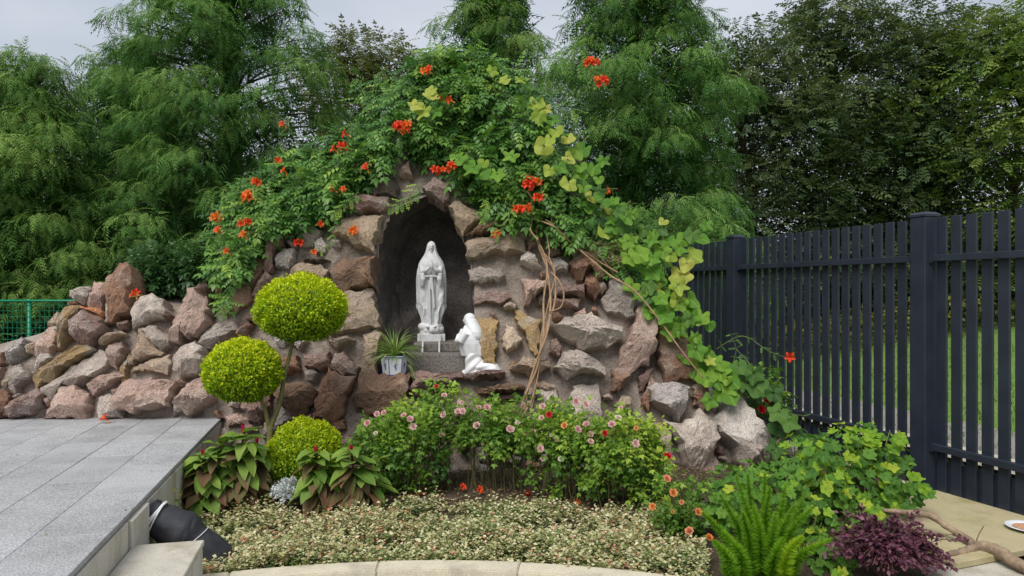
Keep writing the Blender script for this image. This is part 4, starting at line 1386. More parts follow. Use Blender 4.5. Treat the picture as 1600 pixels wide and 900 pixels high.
def g3(px, D, dz=0.0):
    x = (px - HX) / F * D
    return (x, D, float(ground_z(np.float64(x), np.float64(D))) + dz)


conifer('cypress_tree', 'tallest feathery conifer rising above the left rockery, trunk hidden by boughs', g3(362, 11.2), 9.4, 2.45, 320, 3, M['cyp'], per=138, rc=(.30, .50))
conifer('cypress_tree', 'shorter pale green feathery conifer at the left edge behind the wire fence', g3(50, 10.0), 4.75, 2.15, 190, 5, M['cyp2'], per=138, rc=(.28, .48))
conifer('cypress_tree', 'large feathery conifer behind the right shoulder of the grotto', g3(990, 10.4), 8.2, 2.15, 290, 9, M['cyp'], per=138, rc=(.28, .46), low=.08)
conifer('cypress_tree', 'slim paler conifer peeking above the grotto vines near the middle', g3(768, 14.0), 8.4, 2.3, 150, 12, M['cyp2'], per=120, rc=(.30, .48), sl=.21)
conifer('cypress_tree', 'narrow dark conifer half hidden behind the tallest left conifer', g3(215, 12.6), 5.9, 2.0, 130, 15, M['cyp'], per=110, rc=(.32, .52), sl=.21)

TWIG = t_pinnate(4, .25, .50, .16)


def broadleaf(name, label, base, H, R, ncl, per, seed, mat, leaf=.085, bare=.28, squash=.8, rcl=(.5, .85), group='broadleaf trees behind the picket fence', lean=0):
    r = np.random.default_rng(seed); rr = random.Random(seed); base = Vector(base)
    t = thing(name, base, label, 'tree', group)
    mb = MB()
    top = base + Vector((lean, 0, H * .80))
    n = 8
    trunk = [base.lerp(top, k / n) + Vector((.10 * math.sin(k * 1.3 + seed), .08 * math.cos(k * 1.9), 0)) * (k > 0) for k in range(n + 1)]
    mb.tube(trunk, [.026 * H * (1 - .85 * k / n) for k in range(n + 1)], 9)
    P, Dv, S, U, RN = [], [], [], [], []
    for i in range(ncl):
        h = bare + (1 - bare) * (i + r.random()) / ncl
        a = i * 2.39996 + r.uniform(-.5, .5)
        if math.sin(a) > .5 and r.random() < .5: a = -a
        u = (h - bare) / (1 - bare)
        prof = math.sqrt(max(0, 1 - (2 * u - .82) ** 2 / 1.42)) * r.uniform(.35, 1.0)
        c = np.array([base.x + lean * h + math.cos(a) * R * prof, base.y + math.sin(a) * R * prof * squash, base.z + H * h])
        k0 = min(n - 1, int(max(h - .14, .1) / .8 * n))
        mb.tube(limb_pts(trunk[max(0, min(n, k0))], c, .1), [.03, .024, .018, .012, .008, .004], 5, False)
        rc_ = r.uniform(*rcl)
        m = int(per * (rc_ / .65) ** 2)
        m = m // 7
        bd = rand_dirs(m, r); bd[:, 2] = bd[:, 2] * .8 + .1
        sh = r.uniform(.15, 1.0, m) ** .5
        pos = c + bd * (sh * rc_)[:, None] * np.array([1.15, 1.15, .55])
        d = nrm(bd * np.array([1, 1, .4]) + r.normal(size=(m, 3)) * .35 + np.array([0, 0, -.12]))
        idx = np.arange(m)
        P.append(pos); Dv.append(d); S.append(r.uniform(.65, 1.25, m) * leaf * 4.0); U.append(r.normal(size=(m, 3)) * .30 + np.array([0, 0, 1.0]))
        tone = np.clip(.46 + .24 * u + .22 * bd[idx][:, 2] + .30 * (sh - .6) + r.normal(size=m) * .13 + r.normal() * .13, 0, 1)  # upper and outer leaves toned lighter, light on the clumps painted in
        RN.append(tone)
    mb.build('trunk', M['bark'], t, True)
    scatter('crown', TWIG, np.concatenate(P), frames(np.concatenate(Dv), np.concatenate(U)), np.concatenate(S), np.concatenate(RN), mat, t)
    return t


broadleaf('elm_tree', 'dark leafy tree just right of the large feathery conifer, sky showing through', g3(1170, 13.8), 6.0, 1.9, 60, 500, 21, M['elm'], bare=.10)
broadleaf('elm_tree', 'tallest dark leafy tree above the middle of the picket fence', g3(1300, 14.6), 6.7, 2.1, 72, 500, 22, M['elm'], bare=.12)
broadleaf('elm_tree', 'dark leafy tree behind the thick near fence post', g3(1440, 14.0), 5.9, 2.0, 66, 500, 23, M['elm'], bare=.10)
broadleaf('elm_tree', 'fresh yellow green leafy tree at the right edge above the fence', g3(1590, 12.9), 5.5, 2.0, 64, 500, 24, M['elm2'], bare=.10)
broadleaf('elm_tree', 'leafy tree leaving the frame at the right, behind the yellow green one', g3(1730, 14.5), 6.0, 2.2, 44, 420, 25, M['elm'], bare=.10)
broadleaf('elm_tree', 'lower leafy tree filling the gap under the tall dark trees', g3(1370, 16.5), 5.0, 2.6, 54, 520, 26, M['elm'], bare=.05)
broadleaf('elm_tree', 'leafy tree in the gap behind the conifer beside the fence end', g3(1080, 16.5), 6.3, 2.2, 46, 400, 27, M['elm'], bare=.06)
broadleaf('olive_tree', 'small airy olive green tree between the left conifer and the vine peak', g3(575, 17.0), 7.3, 1.9, 70, 560, 31, M['olive'], bare=.18, leaf=.085, group='trees behind the grotto')
broadleaf('olive_tree', 'dim leafy tree low behind the vine covered grotto top', g3(690, 18.5), 5.2, 2.4, 44, 420, 33, M['elm'], bare=.10, leaf=.1, group='trees behind the grotto')


def mass(name, label, cat, n, box, leaf, mat, seed, edge=.4):
    """uncountable low leafage filling a box whose top is uneven"""
    r = np.random.default_rng(seed)
    x = r.uniform(box[0], box[1], n); y = r.uniform(box[2], box[3], n)
    gz = ground_z(x, y)
    top = box[4] * (1 - edge * .5 + edge * .5 * np.sin(x * 1.7 + seed) * np.sin(x * .73 + 2 * y))
    z = gz + top * r.uniform(0, 1, n) ** .7
    P = np.stack([x, y, z], -1)
    d = nrm(r.normal(size=(n, 3)) + np.array([0, -.5, -.2]))
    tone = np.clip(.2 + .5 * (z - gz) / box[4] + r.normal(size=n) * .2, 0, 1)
    o = scatter(name, t_quad(.66, .2), P, frames(d, r.normal(size=(n, 3)) * .5 + np.array([0, -.4, 1])), r.uniform(.6, 1.3, n) * leaf, tone, mat)
    props(o, label, cat, kind='stuff')


mass('undergrowth', 'dark tangled undergrowth below the left conifers behind the wire fence', 'undergrowth', 26000, (-8.5, -3.0, 8.7, 10.6, 1.55), .12, M['under'], 41)
mass('thicket', 'dark thicket closing the view under the right trees', 'thicket', 26000, (2.0, 17.5, 14.5, 18.5, 1.9), .15, M['under'], 42)
mass('added_thicket', 'dark mass of bushes far behind the conifers and grotto', 'thicket', 42000, (-17, 3.0, 15, 19, 4.6), .21, M['under'], 44)  # added leaf mass that blocks horizon light leaking under the trees
M['lowshrub'] = leaf_mat('bank_shrub_leaf', [(.05, .06, .02), (.10, .12, .03), (.20, .22, .04), (.16, .08, .03)], rough=.55)
mass('bank_plants', 'mixed low plants along the top of the grassy bank', 'bank plants', 15000, (3.5, 14.5, 11.8, 14.2, .75), .085, M['lowshrub'], 43)


def lawn():
    r = np.random.default_rng(50); n = 26000
    s = r.uniform(-4.5, 6.5, n); d = .25 + 8.5 * r.uniform(0, 1, n) ** 1.3
    x = FP.x + FD.x * s - FN.x * d; y = FP.y + FD.y * s - FN.y * d
    P = np.stack([x, y, ground_z(x, y) - .005], -1)
    dr = nrm(r.normal(size=(n, 3)) * np.array([.5, .5, .2]) + np.array([0, 0, 1]))
    m = leaf_mat('grass_blade', [(.08, .17, .025), (.13, .25, .04), (.18, .28, .06)], rough=.6)
    o = scatter('lawn_grass', ([(-.09, 0, 0), (.09, 0, 0), (0, 1, .15)], [(0, 1, 2)]), P, frames(dr, r.normal(size=(n, 3))), r.uniform(.04, .10, n), r.random(n), m)
    props(o, 'short grass on the bank seen between the pickets', 'grass', kind='stuff')


lawn()
# ================================================================== CREEPER ON THE GROTTO
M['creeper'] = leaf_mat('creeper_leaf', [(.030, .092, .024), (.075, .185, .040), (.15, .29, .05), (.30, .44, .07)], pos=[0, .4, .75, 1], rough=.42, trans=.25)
M['creeper_y'] = leaf_mat('young_creeper_leaf', [(.09, .18, .03), (.16, .28, .04), (.30, .38, .06)], rough=.45, trans=.3)
M['flower'] = leaf_mat('orange_red_petal', [(.75, .05, .018), (.80, .10, .02), (.82, .22, .03)], src='obj', rough=.5, trans=.3, tint=1.1)
M['bud'] = plain('orange_bud', (.72, .30, .03), .5, .3)
PIN = t_pinnate(4, .34, .54, .30)
PIN3 = t_pinnate(2, .42, .55, .15)


def inpoly(poly, n, r):
    poly = np.array(poly, float)
    out = np.zeros((0, 2))
    lo, hi = poly.min(0), poly.max(0)
    while len(out) < n:
        q = r.uniform(lo, hi, (n * 2, 2))
        out = np.concatenate([out, q[pip(q[:, 0], q[:, 1], poly)]])
    return out[:n]


def P3(px, py, D):
    return np.stack([(px - HX) / F * D, D, CZ + (HY - py) / F * D], -1)


def surf_np(px, py):
    v = (HY - py) / F
    top = np.interp(px, TOPX, TOPY)
    return (A0 + CZ * B0) / (1 - B0 * v) + .25 * (np.maximum(px - 700, 0) / 500.0) ** 2 + .004 * np.maximum(top - py, 0)


vine = thing('trumpet_creeper', at(700, 330, 6.3), 'trumpet creeper with glossy pinnate leaves and orange red flowers draped over the grotto', 'creeper')
LP, LD, LS, LR = [], [], [], []


def drape(poly, n, thick, size, tone, seed):
    r = np.random.default_rng(seed)
    q = inpoly(poly, n, r)
    cl = r.uniform(0, 1, n)
    # lumpy thickness so that light and dark clumps form
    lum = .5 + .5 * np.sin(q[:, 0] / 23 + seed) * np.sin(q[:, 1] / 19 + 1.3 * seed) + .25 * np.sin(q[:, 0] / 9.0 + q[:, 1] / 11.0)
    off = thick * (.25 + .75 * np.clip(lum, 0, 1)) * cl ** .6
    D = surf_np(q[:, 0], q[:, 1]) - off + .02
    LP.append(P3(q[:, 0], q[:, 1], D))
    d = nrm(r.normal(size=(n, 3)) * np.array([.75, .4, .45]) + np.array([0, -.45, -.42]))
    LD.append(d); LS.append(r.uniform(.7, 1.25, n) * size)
    LR.append(np.clip(tone + .30 * (cl - .5) + .22 * (lum - .5) + r.normal(size=n) * .15, 0, 1))  # bulges toned lighter and hollows darker, shading painted into the leaves


MAIN = [(520, 235), (560, 180), (610, 145), (640, 100), (690, 72), (750, 78), (800, 105), (850, 150), (880, 215), (905, 270), (930, 330), (925, 372), (880, 365), (838, 340), (800, 345), (765, 322), (740, 300), (715, 268), (690, 252), (655, 238), (640, 218), (600, 240), (560, 275), (520, 300), (495, 270)]
LEFT = [(345, 330), (375, 290), (420, 262), (470, 225), (530, 205), (600, 205), (612, 228), (585, 262), (552, 296), (520, 330), (470, 345), (430, 352), (400, 385), (375, 420), (345, 432), (335, 380)]
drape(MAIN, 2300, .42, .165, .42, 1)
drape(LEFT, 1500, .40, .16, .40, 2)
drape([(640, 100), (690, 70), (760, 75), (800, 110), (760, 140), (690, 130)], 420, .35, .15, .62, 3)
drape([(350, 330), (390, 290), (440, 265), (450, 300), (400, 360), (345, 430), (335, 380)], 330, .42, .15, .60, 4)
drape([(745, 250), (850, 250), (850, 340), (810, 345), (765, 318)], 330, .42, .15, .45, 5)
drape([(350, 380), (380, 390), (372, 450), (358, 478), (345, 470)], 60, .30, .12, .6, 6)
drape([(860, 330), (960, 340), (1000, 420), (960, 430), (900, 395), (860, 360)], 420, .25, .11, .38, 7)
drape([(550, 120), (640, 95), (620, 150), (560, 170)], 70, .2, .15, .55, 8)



def shoot(pts, D, n, size, seed, tone=.6, rad=.0035):
    """free shoot with paired leaves"""
    r = np.random.default_rng(seed)
    if not hasattr(D, '__len__'): D = [D] * len(pts)
    C = catmull([at(x, y, d) for (x, y), d in zip(pts, D)], 6)
    MB().tube(C, np.linspace(rad, rad * .4, len(C)), 5, False).build('shoot', M['greenstem'], vine)
    for k in range(n):
        u = (k + .5) / n * (len(C) - 1); i = int(u)
        p = C[i].lerp(C[min(i + 1, len(C) - 1)], u - i); t = (C[min(i + 1, len(C) - 1)] - C[max(i - 1, 0)]).normalized()
        for sgn in (-1, 1):
            side = Vector((t.z, 0, -t.x)) * sgn
            d = side * .8 + t * .5 + Vector((0, -.35, -.25)) + Vector(r.normal(size=3) * .2)
            LP.append(np.array([tuple(p)])); LD.append(nrm(np.array([tuple(d)]))); LS.append(np.array([size * r.uniform(.6, 1.1) * (1 - .4 * k / n)])); LR.append(np.array([np.clip(tone + r.normal() * .15, 0, 1)]))


shoot([(800, 110), (850, 92), (900, 95), (925, 110), (935, 128)], 6.5, 12, .15, 1)
shoot([(500, 235), (470, 232), (455, 205), (446, 198)], [6.2, 6.05, 6.0, 6.0], 4, .10, 2)
shoot([(370, 320), (345, 330), (325, 322)], 5.85, 3, .08, 3)
shoot([(380, 340), (350, 365), (325, 372), (318, 362)], 5.8, 4, .10, 4)
shoot([(372, 400), (362, 440), (352, 470), (345, 492)], 5.62, 9, .10, 5)
shoot([(655, 285), (640, 305), (622, 318), (607, 324)], 5.85, 8, .09, 6, .85)
shoot([(560, 300), (540, 318), (525, 330), (508, 342)], 5.75, 7, .09, 7, .85)
shoot([(523, 330), (522, 360), (515, 380), (500, 393)], 5.78, 6, .07, 8, .7)
shoot([(760, 310), (757, 330), (754, 345)], 5.7, 7, .07, 9, .9)
shoot([(700, 85), (690, 68), (672, 62)], 6.6, 6, .14, 10, .75)
shoot([(740, 85), (742, 68), (748, 60)], 6.6, 5, .12, 11, .7)
shoot([(430, 260), (428, 240), (440, 228)], 6.1, 4, .11, 12, .7)
shoot([(800, 325), (790, 350), (775, 366)], 5.75, 5, .09, 13, .7)
shoot([(860, 170), (885, 165), (905, 178)], 6.4, 5, .12, 14, .7)
shoot([(215, 470), (213, 455)], 5.75, 1, .05, 15, .6)
shoot([(1120, 545), (1160, 525), (1200, 548), (1232, 560)], [6.0, 5.9, 5.75, 5.7], 6, .07, 16, .5)
shoot([(1150, 545), (1190, 590), (1225, 640), (1262, 650)], [6.0, 5.8, 5.6, 5.5], 6, .08, 17, .5)
shoot([(1130, 600), (1150, 550), (1140, 520)], 6.0, 6, .07, 18, .45)
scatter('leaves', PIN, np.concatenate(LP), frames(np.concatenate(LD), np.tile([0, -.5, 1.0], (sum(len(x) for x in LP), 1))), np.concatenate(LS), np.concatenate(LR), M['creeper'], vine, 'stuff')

# woody stems
def wander(a, b, D0, D1, n, amp, seed):
    r = random.Random(seed)
    return [at(a[0] + (b[0] - a[0]) * k / n + r.uniform(-amp, amp), a[1] + (b[1] - a[1]) * k / n + r.uniform(-amp, amp), D0 + (D1 - D0) * k / n + r.uniform(-.04, .04)) for k in range(n + 1)]


main = [(832, 358), (846, 392), (860, 422), (858, 470), (850, 520), (838, 575), (826, 622), (820, 648)]
Dm = [float(surfD(x, y)) - o for (x, y), o in zip(main, (.20, .22, .22, .24, .26, .22, .20, .18))]
for k, (dx, ph, rad) in enumerate(((-3.5, 0, .0085), (0, 1.6, .0095), (4, 3.1, .0075), (1.5, 4.6, .006))):
    pts = [at(x + dx + 5.5 * math.sin(i * 1.7 + ph), y, Dm[i] - .012 * math.cos(i * 1.1 + ph)) for i, (x, y) in enumerate(main)]
    C = catmull(pts, 7)
    MB().tube(C, [rad * random.uniform(.85, 1.15) for _ in C], 8, True, .05).build('stem', M['vinebark'], vine, True)
C = catmull([at(861, 425, 5.86), at(874, 440, 5.80), at(881, 460, 5.77), at(876, 480, 5.77), at(858, 487, 5.79)], 7)
MB().tube(C, .0065, 8).build('stem', M['vinebark'], vine, True)
for a, b, d0, d1, rad in (((826, 300), (836, 372), 6.05, 5.95, .009), ((862, 322), (862, 420), 6.1, 5.86, .006), ((840, 340), (960, 425), 5.98, 6.0, .009), ((850, 345), (930, 390), 5.98, 5.98, .006), ((890, 350), (985, 455), 6.08, 6.0, .007)):
    C = catmull(wander(a, b, d0, d1, 6, 7, int(a[0] + b[1])), 5)
    MB().tube(C, rad * .8, 7).build('stem', M['vinebark'], vine, True)
mb = MB(); r_ = random.Random(77)
for k in range(120):
    x = r_.uniform(830, 965); y = r_.uniform(335, 365) + (x - 830) * .42
    L = r_.uniform(15, 55); a = r_.uniform(-.6, 2.2)
    d = float(surfD(x, y)) - r_.uniform(.06, .22)
    C = catmull(wander((x, y), (x + math.cos(a) * L, y + math.sin(a) * L * .6), d, d - .03, 3, 4, k), 3)
    mb.tube(C, r_.uniform(.0012, .0032), 4, False)
tw = mb.build('dry_twigs', M['vinebark'], vine); tw['kind'] = 'stuff'


def trumpet_mesh(name, open_=1.0):
    """five lobed trumpet along +y"""
    mb = MB(); n = 20
    V = []; Fc = []
    prof = [(.0, .006), (.25, .010), (.55, .016), (.75, .026), (.86, .042), (.93, .062)]
    for i, (t, r) in enumerate(prof):
        for k in range(n):
            a = 2 * math.pi * k / n
            lobe = 1 + (.34 * math.cos(5 * a) * max(0, i - 2) / 3)
            back = -.012 * (i == 5) * math.cos(5 * a)
            V.append((math.cos(a) * r * lobe, t * .095 + back, math.sin(a) * r * lobe))
    for i in range(len(prof) - 1):
        for k in range(n): Fc.append((i * n + k, i * n + (k + 1) % n, (i + 1) * n + (k + 1) % n, (i + 1) * n + k))
    for q, ly in ((0, .07), (1, .066), (2, .062)):
        pass
    return mb.add(V, Fc)


TR = trumpet_mesh('trumpet')


def cluster_mesh(nf, nb, seed, scale=1.0):
    """flowers (material 0) with a few buds (material 1)"""
    r = random.Random(seed); mb = MB(); mi = []
    tv = [Vector(v) for v in TR.v]
    for k in range(nf):
        d = Vector((r.uniform(-1, 1), -r.uniform(.5, 1.1), r.uniform(-.4, .7))).normalized()
        q = d.to_track_quat('Y', 'Z').to_matrix()
        o = Vector((r.uniform(-1, 1), r.uniform(-.3, .3), r.uniform(-1, 1))) * .020 * (nf > 1)
        s = scale * r.uniform(.85, 1.1)
        mb.add([o + q @ (v * s) for v in tv], TR.f); mi += [0] * len(TR.f)
    for k in range(nb):
        d = Vector((r.uniform(-1, 1), -r.uniform(.2, .8), r.uniform(-.8, .8))).normalized()
        n0 = len(mb.f)
        mb.tube([Vector((0, 0, 0)), d * .03, d * .055, d * .068], [.004, .008, .009, .003], 6)
        mi += [1] * (len(mb.f) - n0)
    me = mb.mesh('flower_cluster', True)
    me.materials.append(M['flower']); me.materials.append(M['bud'])
    me.polygons.foreach_set('material_index', np.array(mi, dtype=np.int32))
    return me


CM = [cluster_mesh(1, 1, 1), cluster_mesh(2, 2, 2), cluster_mesh(3, 3, 3), cluster_mesh(5, 2, 4), cluster_mesh(1, 5, 5), cluster_mesh(2, 0, 6)]
for px, py, k, off in ((445, 197, 0, 0), (545, 211, 0, .42), (535, 230, 1, .42), (527, 236, 0, .42), (575, 265, 0, .42), (624, 199, 3, .42), (637, 197, 3, .42), (631, 205, 2, .42), (664, 113, 1, .4), (672, 111, 0, .4), (693, 155, 0, .42), (706, 158, 0, .42),
                       (402, 285, 1, .42), (390, 308, 3, .42), (337, 340, 2, .42), (388, 347, 1, .42), (380, 351, 0, .42), (467, 380, 1, .15), (553, 362, 5, .15), (524, 298, 0, .35), (538, 298, 4, .35), (433, 254, 4, .4), (448, 270, 0, .4), (680, 267, 1, .42), (692, 267, 4, .42), (704, 263, 2, .42),
                       (823, 287, 2, .45), (841, 284, 1, .45), (826, 291, 1, .45), (842, 309, 1, .45), (806, 327, 1, .42), (820, 326, 2, .42), (812, 330, 4, .42), (775, 367, 5, .18), (922, 98, 3, .1), (928, 99, 2, .1), (932, 126, 4, .1), (940, 130, 2, .1), (498, 352, 4, .2), (385, 370, 0, .4), (358, 395, 0, .4),
                       (212, 459, 4, .22), (213, 463, 0, .22), (1018, 434, 0, .3), (1235, 558, 0, .0), (945, 300, 4, .3), (905, 250, 0, .3), (345, 363, 0, .35), (548, 365, 4, .15), (490, 395, 4, .15)):
    if px > 1200: d = 5.68
    elif py < 135 and px > 900: d = 6.42
    elif px == 445: d = 5.98
    else: d = float(surf_np(np.float64(px), np.float64(py))) - off - .03
    p = at(px, py, d)
    place('flower_cluster', CM[k], Matrix.Translation(p) @ Matrix.Rotation(random.uniform(-.5, .5), 4, 'Z') @ Matrix.Rotation(random.uniform(-.5, .5), 4, 'Y') @ Matrix.Scale(random.uniform(.44, .60), 4), vine)

# ------------------------------------------------------------------ gourd vine with large lobed leaves
M['gourd'] = leaf_mat('gourd_leaf', [(.10, .25, .025), (.15, .32, .032), (.22, .38, .04)], src='obj', rough=.5, trans=.35, midrib=((.34, .44, .10), [0, .022]))
M['gourd_y'] = leaf_mat('yellowing_gourd_leaf', [(.26, .38, .04), (.36, .45, .06), (.50, .50, .10)], src='obj', rough=.5, trans=.35, midrib=((.50, .52, .20), [0, .022]))
M['gourd_d'] = leaf_mat('deep_green_gourd_leaf', [(.05, .13, .03), (.08, .18, .035), (.11, .22, .04)], src='obj', rough=.5, trans=.3, midrib=((.16, .27, .08), [0, .022]))


def lobed_mesh(name, lobes, depth, seed, cup=.14, wav=.05):
    """broad lobed leaf of unit size lying in XY, stalk end at the origin, tip at +y"""
    r = random.Random(seed)
    n = 40; V = [(0, .30, -.03)]; Fc = []
    rings = 4
    for j in range(1, rings + 1):
        for k in range(n):
            a = -math.pi / 2 + 2 * math.pi * k / n
            rad = .5 * (1 - depth * .5 + depth * .5 * math.cos(lobes * (a - math.pi / 2))) * (1.12 if abs(a - math.pi / 2) < .3 else 1.0)
            notch = math.exp(-((abs(((a + math.pi / 2 + math.pi) % (2 * math.pi)) - math.pi)) / .28) ** 2)
            rad *= 1 - .55 * notch
            rad *= 1 + .03 * math.sin(k * 6.1)
            s = j / rings
            x = math.cos(a) * rad * s; y = .42 + (math.sin(a) * rad - .0) * s
            z = -.03 + cup * s * s * (.25 * math.cos(lobes * (a - math.pi / 2)) + .1) * 1.2 - .16 * (abs(x) ** 1.6) - .10 * max(0, y - .5) ** 1.5 + wav * s * math.sin(a * 3 + seed)
            V.append((x, y, z))
    for k in range(n): Fc.append((0, 1 + k, 1 + (k + 1) % n))
    for j in range(rings - 1):
        for k in range(n): Fc.append((1 + j * n + k, 1 + (j + 1) * n + k, 1 + (j + 1) * n + (k + 1) % n, 1 + j * n + (k + 1) % n))
    return MB().add(V, Fc).mesh(name, True)


GL = {}
for m in ('gourd', 'gourd_y', 'gourd_d'):
    GL[m] = []
    for k, (lb, dp) in enumerate(((5, .26), (5, .40), (3, .25), (5, .18))):
        me = lobed_mesh('leaf', lb, dp, k); me.materials.append(M[m]); GL[m].append(me)
gv = thing('gourd_vine', at(1060, 480, 5.9), 'gourd vine with large pale lobed leaves trailing down the right side of the grotto', 'vine')


def put_leaf(me, p, facing, roll, size, parent, name='leaf'):
    """facing: leaf normal; tip hangs roughly downwards, turned by roll"""
    nv = Vector(facing).normalized()
    dn = Vector((math.sin(roll), 0, -math.cos(roll)))
    y = (dn - nv * dn.dot(nv)).normalized(); x = y.cross(nv)
    R = Matrix(((x.x, y.x, nv.x, 0), (x.y, y.y, nv.y, 0), (x.z, y.z, nv.z, 0), (0, 0, 0, 1)))
    return place(name, me, Matrix.Translation(p) @ R @ Matrix.Scale(size, 4), parent)


r_ = random.Random(5)
glist = [(664, 148, 'y', .16), (655, 165, 'y', .17), (668, 172, 'y', .17), (686, 172, 'g', .14), (680, 143, 'y', .13), (728, 248, 'g', .19), (722, 255, 'g', .15), (748, 262, 'g', .17), (762, 268, 'g', .17), (776, 272, 'g', .15), (758, 255, 'y', .12), (808, 245, 'g', .15), (770, 110, 'y', .13), (796, 128, 'y', .13), (822, 128, 'y', .15),
         (838, 158, 'y', .16), (852, 170, 'y', .17), (845, 178, 'y', .16), (862, 188, 'g', .16), (866, 205, 'y', .15), (858, 228, 'y', .18), (862, 218, 'y', .15), (885, 218, 'y', .14), (895, 232, 'g', .16), (918, 232, 'g', .17), (905, 262, 'g', .15), (890, 285, 'y', .18), (930, 262, 'g', .13), (945, 250, 'g', .17), (935, 282, 'g', .12), (870, 262, 'g', .14), (880, 248, 'y', .13), (915, 275, 'g', .14), (862, 265, 'y', .13)]
for x, y, c, s in glist:
    d = float(surf_np(np.float64(x), np.float64(y))) - .46
    put_leaf(r_.choice(GL['gourd_y' if c == 'y' else 'gourd']), at(x, y - 8, d), (r_.uniform(-.45, .45), -1, r_.uniform(.15, .9)), r_.uniform(-.9, .9), s * r_.uniform(.9, 1.1), gv)
stem_line = [(930, 300), (960, 330), (990, 365), (1010, 400), (1020, 440), (1035, 480), (1060, 520), (1090, 560), (1125, 605)]
SL = catmull([(x, y, 0) for x, y in stem_line], 8)
for k in range(78):
    q = SL[int(r_.uniform(0, 1) * (len(SL) - 1))]
    w = 34 if q.y > 330 else 24
    x = q.x + r_.gauss(0, w * .6); y = q.y + r_.gauss(0, w * .45)
    if q.y > 470: x = q.x + r_.uniform(-14, 34); y = q.y + r_.uniform(-22, 18)
    d = float(surfD(q.x, q.y)) - r_.uniform(.12, .34)
    c = r_.choices(['gourd', 'gourd_y', 'gourd_d'], [8, 1, 3 if q.y < 470 else .3])[0]
    put_leaf(r_.choice(GL[c]), at(x, y - 6, d), (r_.uniform(-.6, .6), -1, r_.uniform(.1, 1.0)), r_.uniform(-1.0, 1.0), r_.uniform(.11, .19), gv)
for x, y, c, s in ((1045, 372, 'gourd', .17), (1060, 380, 'gourd', .18), (1075, 372, 'gourd', .16), (1085, 362, 'gourd_d', .16), (1095, 352, 'gourd', .13), (1050, 395, 'gourd_y', .16), (1070, 398, 'gourd_y', .19), (1062, 420, 'gourd_y', .22), (1058, 438, 'gourd_y', .2), (1075, 408, 'gourd_y', .15), (1040, 347, 'gourd_y', .10), (1030, 385, 'gourd', .17), (1020, 372, 'gourd', .15), (1090, 375, 'gourd', .13),
                   (1070, 465, 'gourd', .17), (1085, 478, 'gourd', .19), (1100, 490, 'gourd', .16), (1108, 505, 'gourd', .13), (1055, 470, 'gourd', .16), (1120, 570, 'gourd', .20), (1128, 585, 'gourd', .20), (1110, 592, 'gourd', .18), (1118, 610, 'gourd', .17), (1132, 600, 'gourd', .16), (1100, 545, 'gourd', .19), (1082, 540, 'gourd', .18), (1112, 620, 'gourd', .15), (1135, 615, 'gourd', .15)):
    d = float(surfD(x, y)) - r_.uniform(.22, .34)
    put_leaf(r_.choice(GL[c]), at(x, y - 6, d), (r_.uniform(-.4, .5), -1, r_.uniform(.2, .9)), r_.uniform(-.7, .9), s, gv)
C = catmull([at(900, 385, 5.98), at(950, 428, 5.92), at(992, 455, 5.88), at(1030, 500, 5.82), at(1065, 548, 5.74), at(1098, 590, 5.72)], 8)
MB().tube(C, [.009 - .004 * i / len(C) for i in range(len(C))], 9, True, .06).build('stem', M['vinebark'], gv, True)
mb = MB()
for k in range(46):
    q = SL[int(r_.uniform(0, 1) * (len(SL) - 1))]
    d = float(surfD(q.x, q.y)) - .12
    x, y = q.x + r_.gauss(0, 22), q.y + r_.gauss(0, 18)
    mb.tube(catmull([at(q.x, q.y + 14, d + .05), at((q.x + x) / 2 + r_.uniform(-8, 8), (q.y + y) / 2, d - .05), at(x, y, d - .12)], 4), .0032, 5, False)
C = catmull([at(1040, 420, 5.75), at(1035, 360, 5.75), at(1032, 330, 5.75), at(1040, 318, 5.74), at(1048, 325, 5.73)], 5)
mb.tube(C, .002, 5, False)
mb.build('leaf_stalks', M['greenstem'], gv)

# ================================================================== SHRUBS AND FLOWERS
M['gold'] = leaf_mat('golden_privet_leaf', [(.11, .23, .006), (.31, .46, .007), (.52, .61, .009), (.68, .69, .015)], rough=.45, trans=.3)
M['gold2'] = leaf_mat('golden_mound_leaf', [(.11, .22, .007), (.25, .40, .009), (.40, .51, .012), (.54, .58, .018)], rough=.45, trans=.3)
TL = t_leaf(.55, .2, .1)
TQ = t_quad(.58, .22)
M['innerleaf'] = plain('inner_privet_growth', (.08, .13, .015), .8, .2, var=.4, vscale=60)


def dome(name, c, rx, ry, rzt, rzb, n, leaf, mat, parent, seed):
    """clipped crown: rounded top, flatter underside"""
    r = np.random.default_rng(seed)
    nv = rand_dirs(n, r)
    sh = 1 - .16 * r.uniform(0, 1, n) ** 1.6
    ext = np.stack([np.full(n, rx), np.full(n, ry), np.where(nv[:, 2] > 0, rzt, rzb)], -1)
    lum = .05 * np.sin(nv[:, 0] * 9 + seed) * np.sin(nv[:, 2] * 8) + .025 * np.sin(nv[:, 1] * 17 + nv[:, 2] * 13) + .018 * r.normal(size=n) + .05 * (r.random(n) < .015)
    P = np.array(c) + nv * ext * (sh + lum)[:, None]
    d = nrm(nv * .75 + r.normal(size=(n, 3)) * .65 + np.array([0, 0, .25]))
    tone = np.clip(.28 + .34 * nv[:, 2] + (sh - .9) * 2.2 + r.normal(size=n) * .20, 0, 1)  # top-to-bottom shading put into the tone; inner, older leaves greener
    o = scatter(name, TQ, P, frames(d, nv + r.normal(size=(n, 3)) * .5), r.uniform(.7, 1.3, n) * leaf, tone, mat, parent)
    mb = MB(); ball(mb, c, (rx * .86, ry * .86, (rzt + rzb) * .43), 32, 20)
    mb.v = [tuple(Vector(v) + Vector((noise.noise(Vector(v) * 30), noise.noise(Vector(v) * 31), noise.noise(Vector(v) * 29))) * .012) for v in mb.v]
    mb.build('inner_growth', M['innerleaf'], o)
    return o


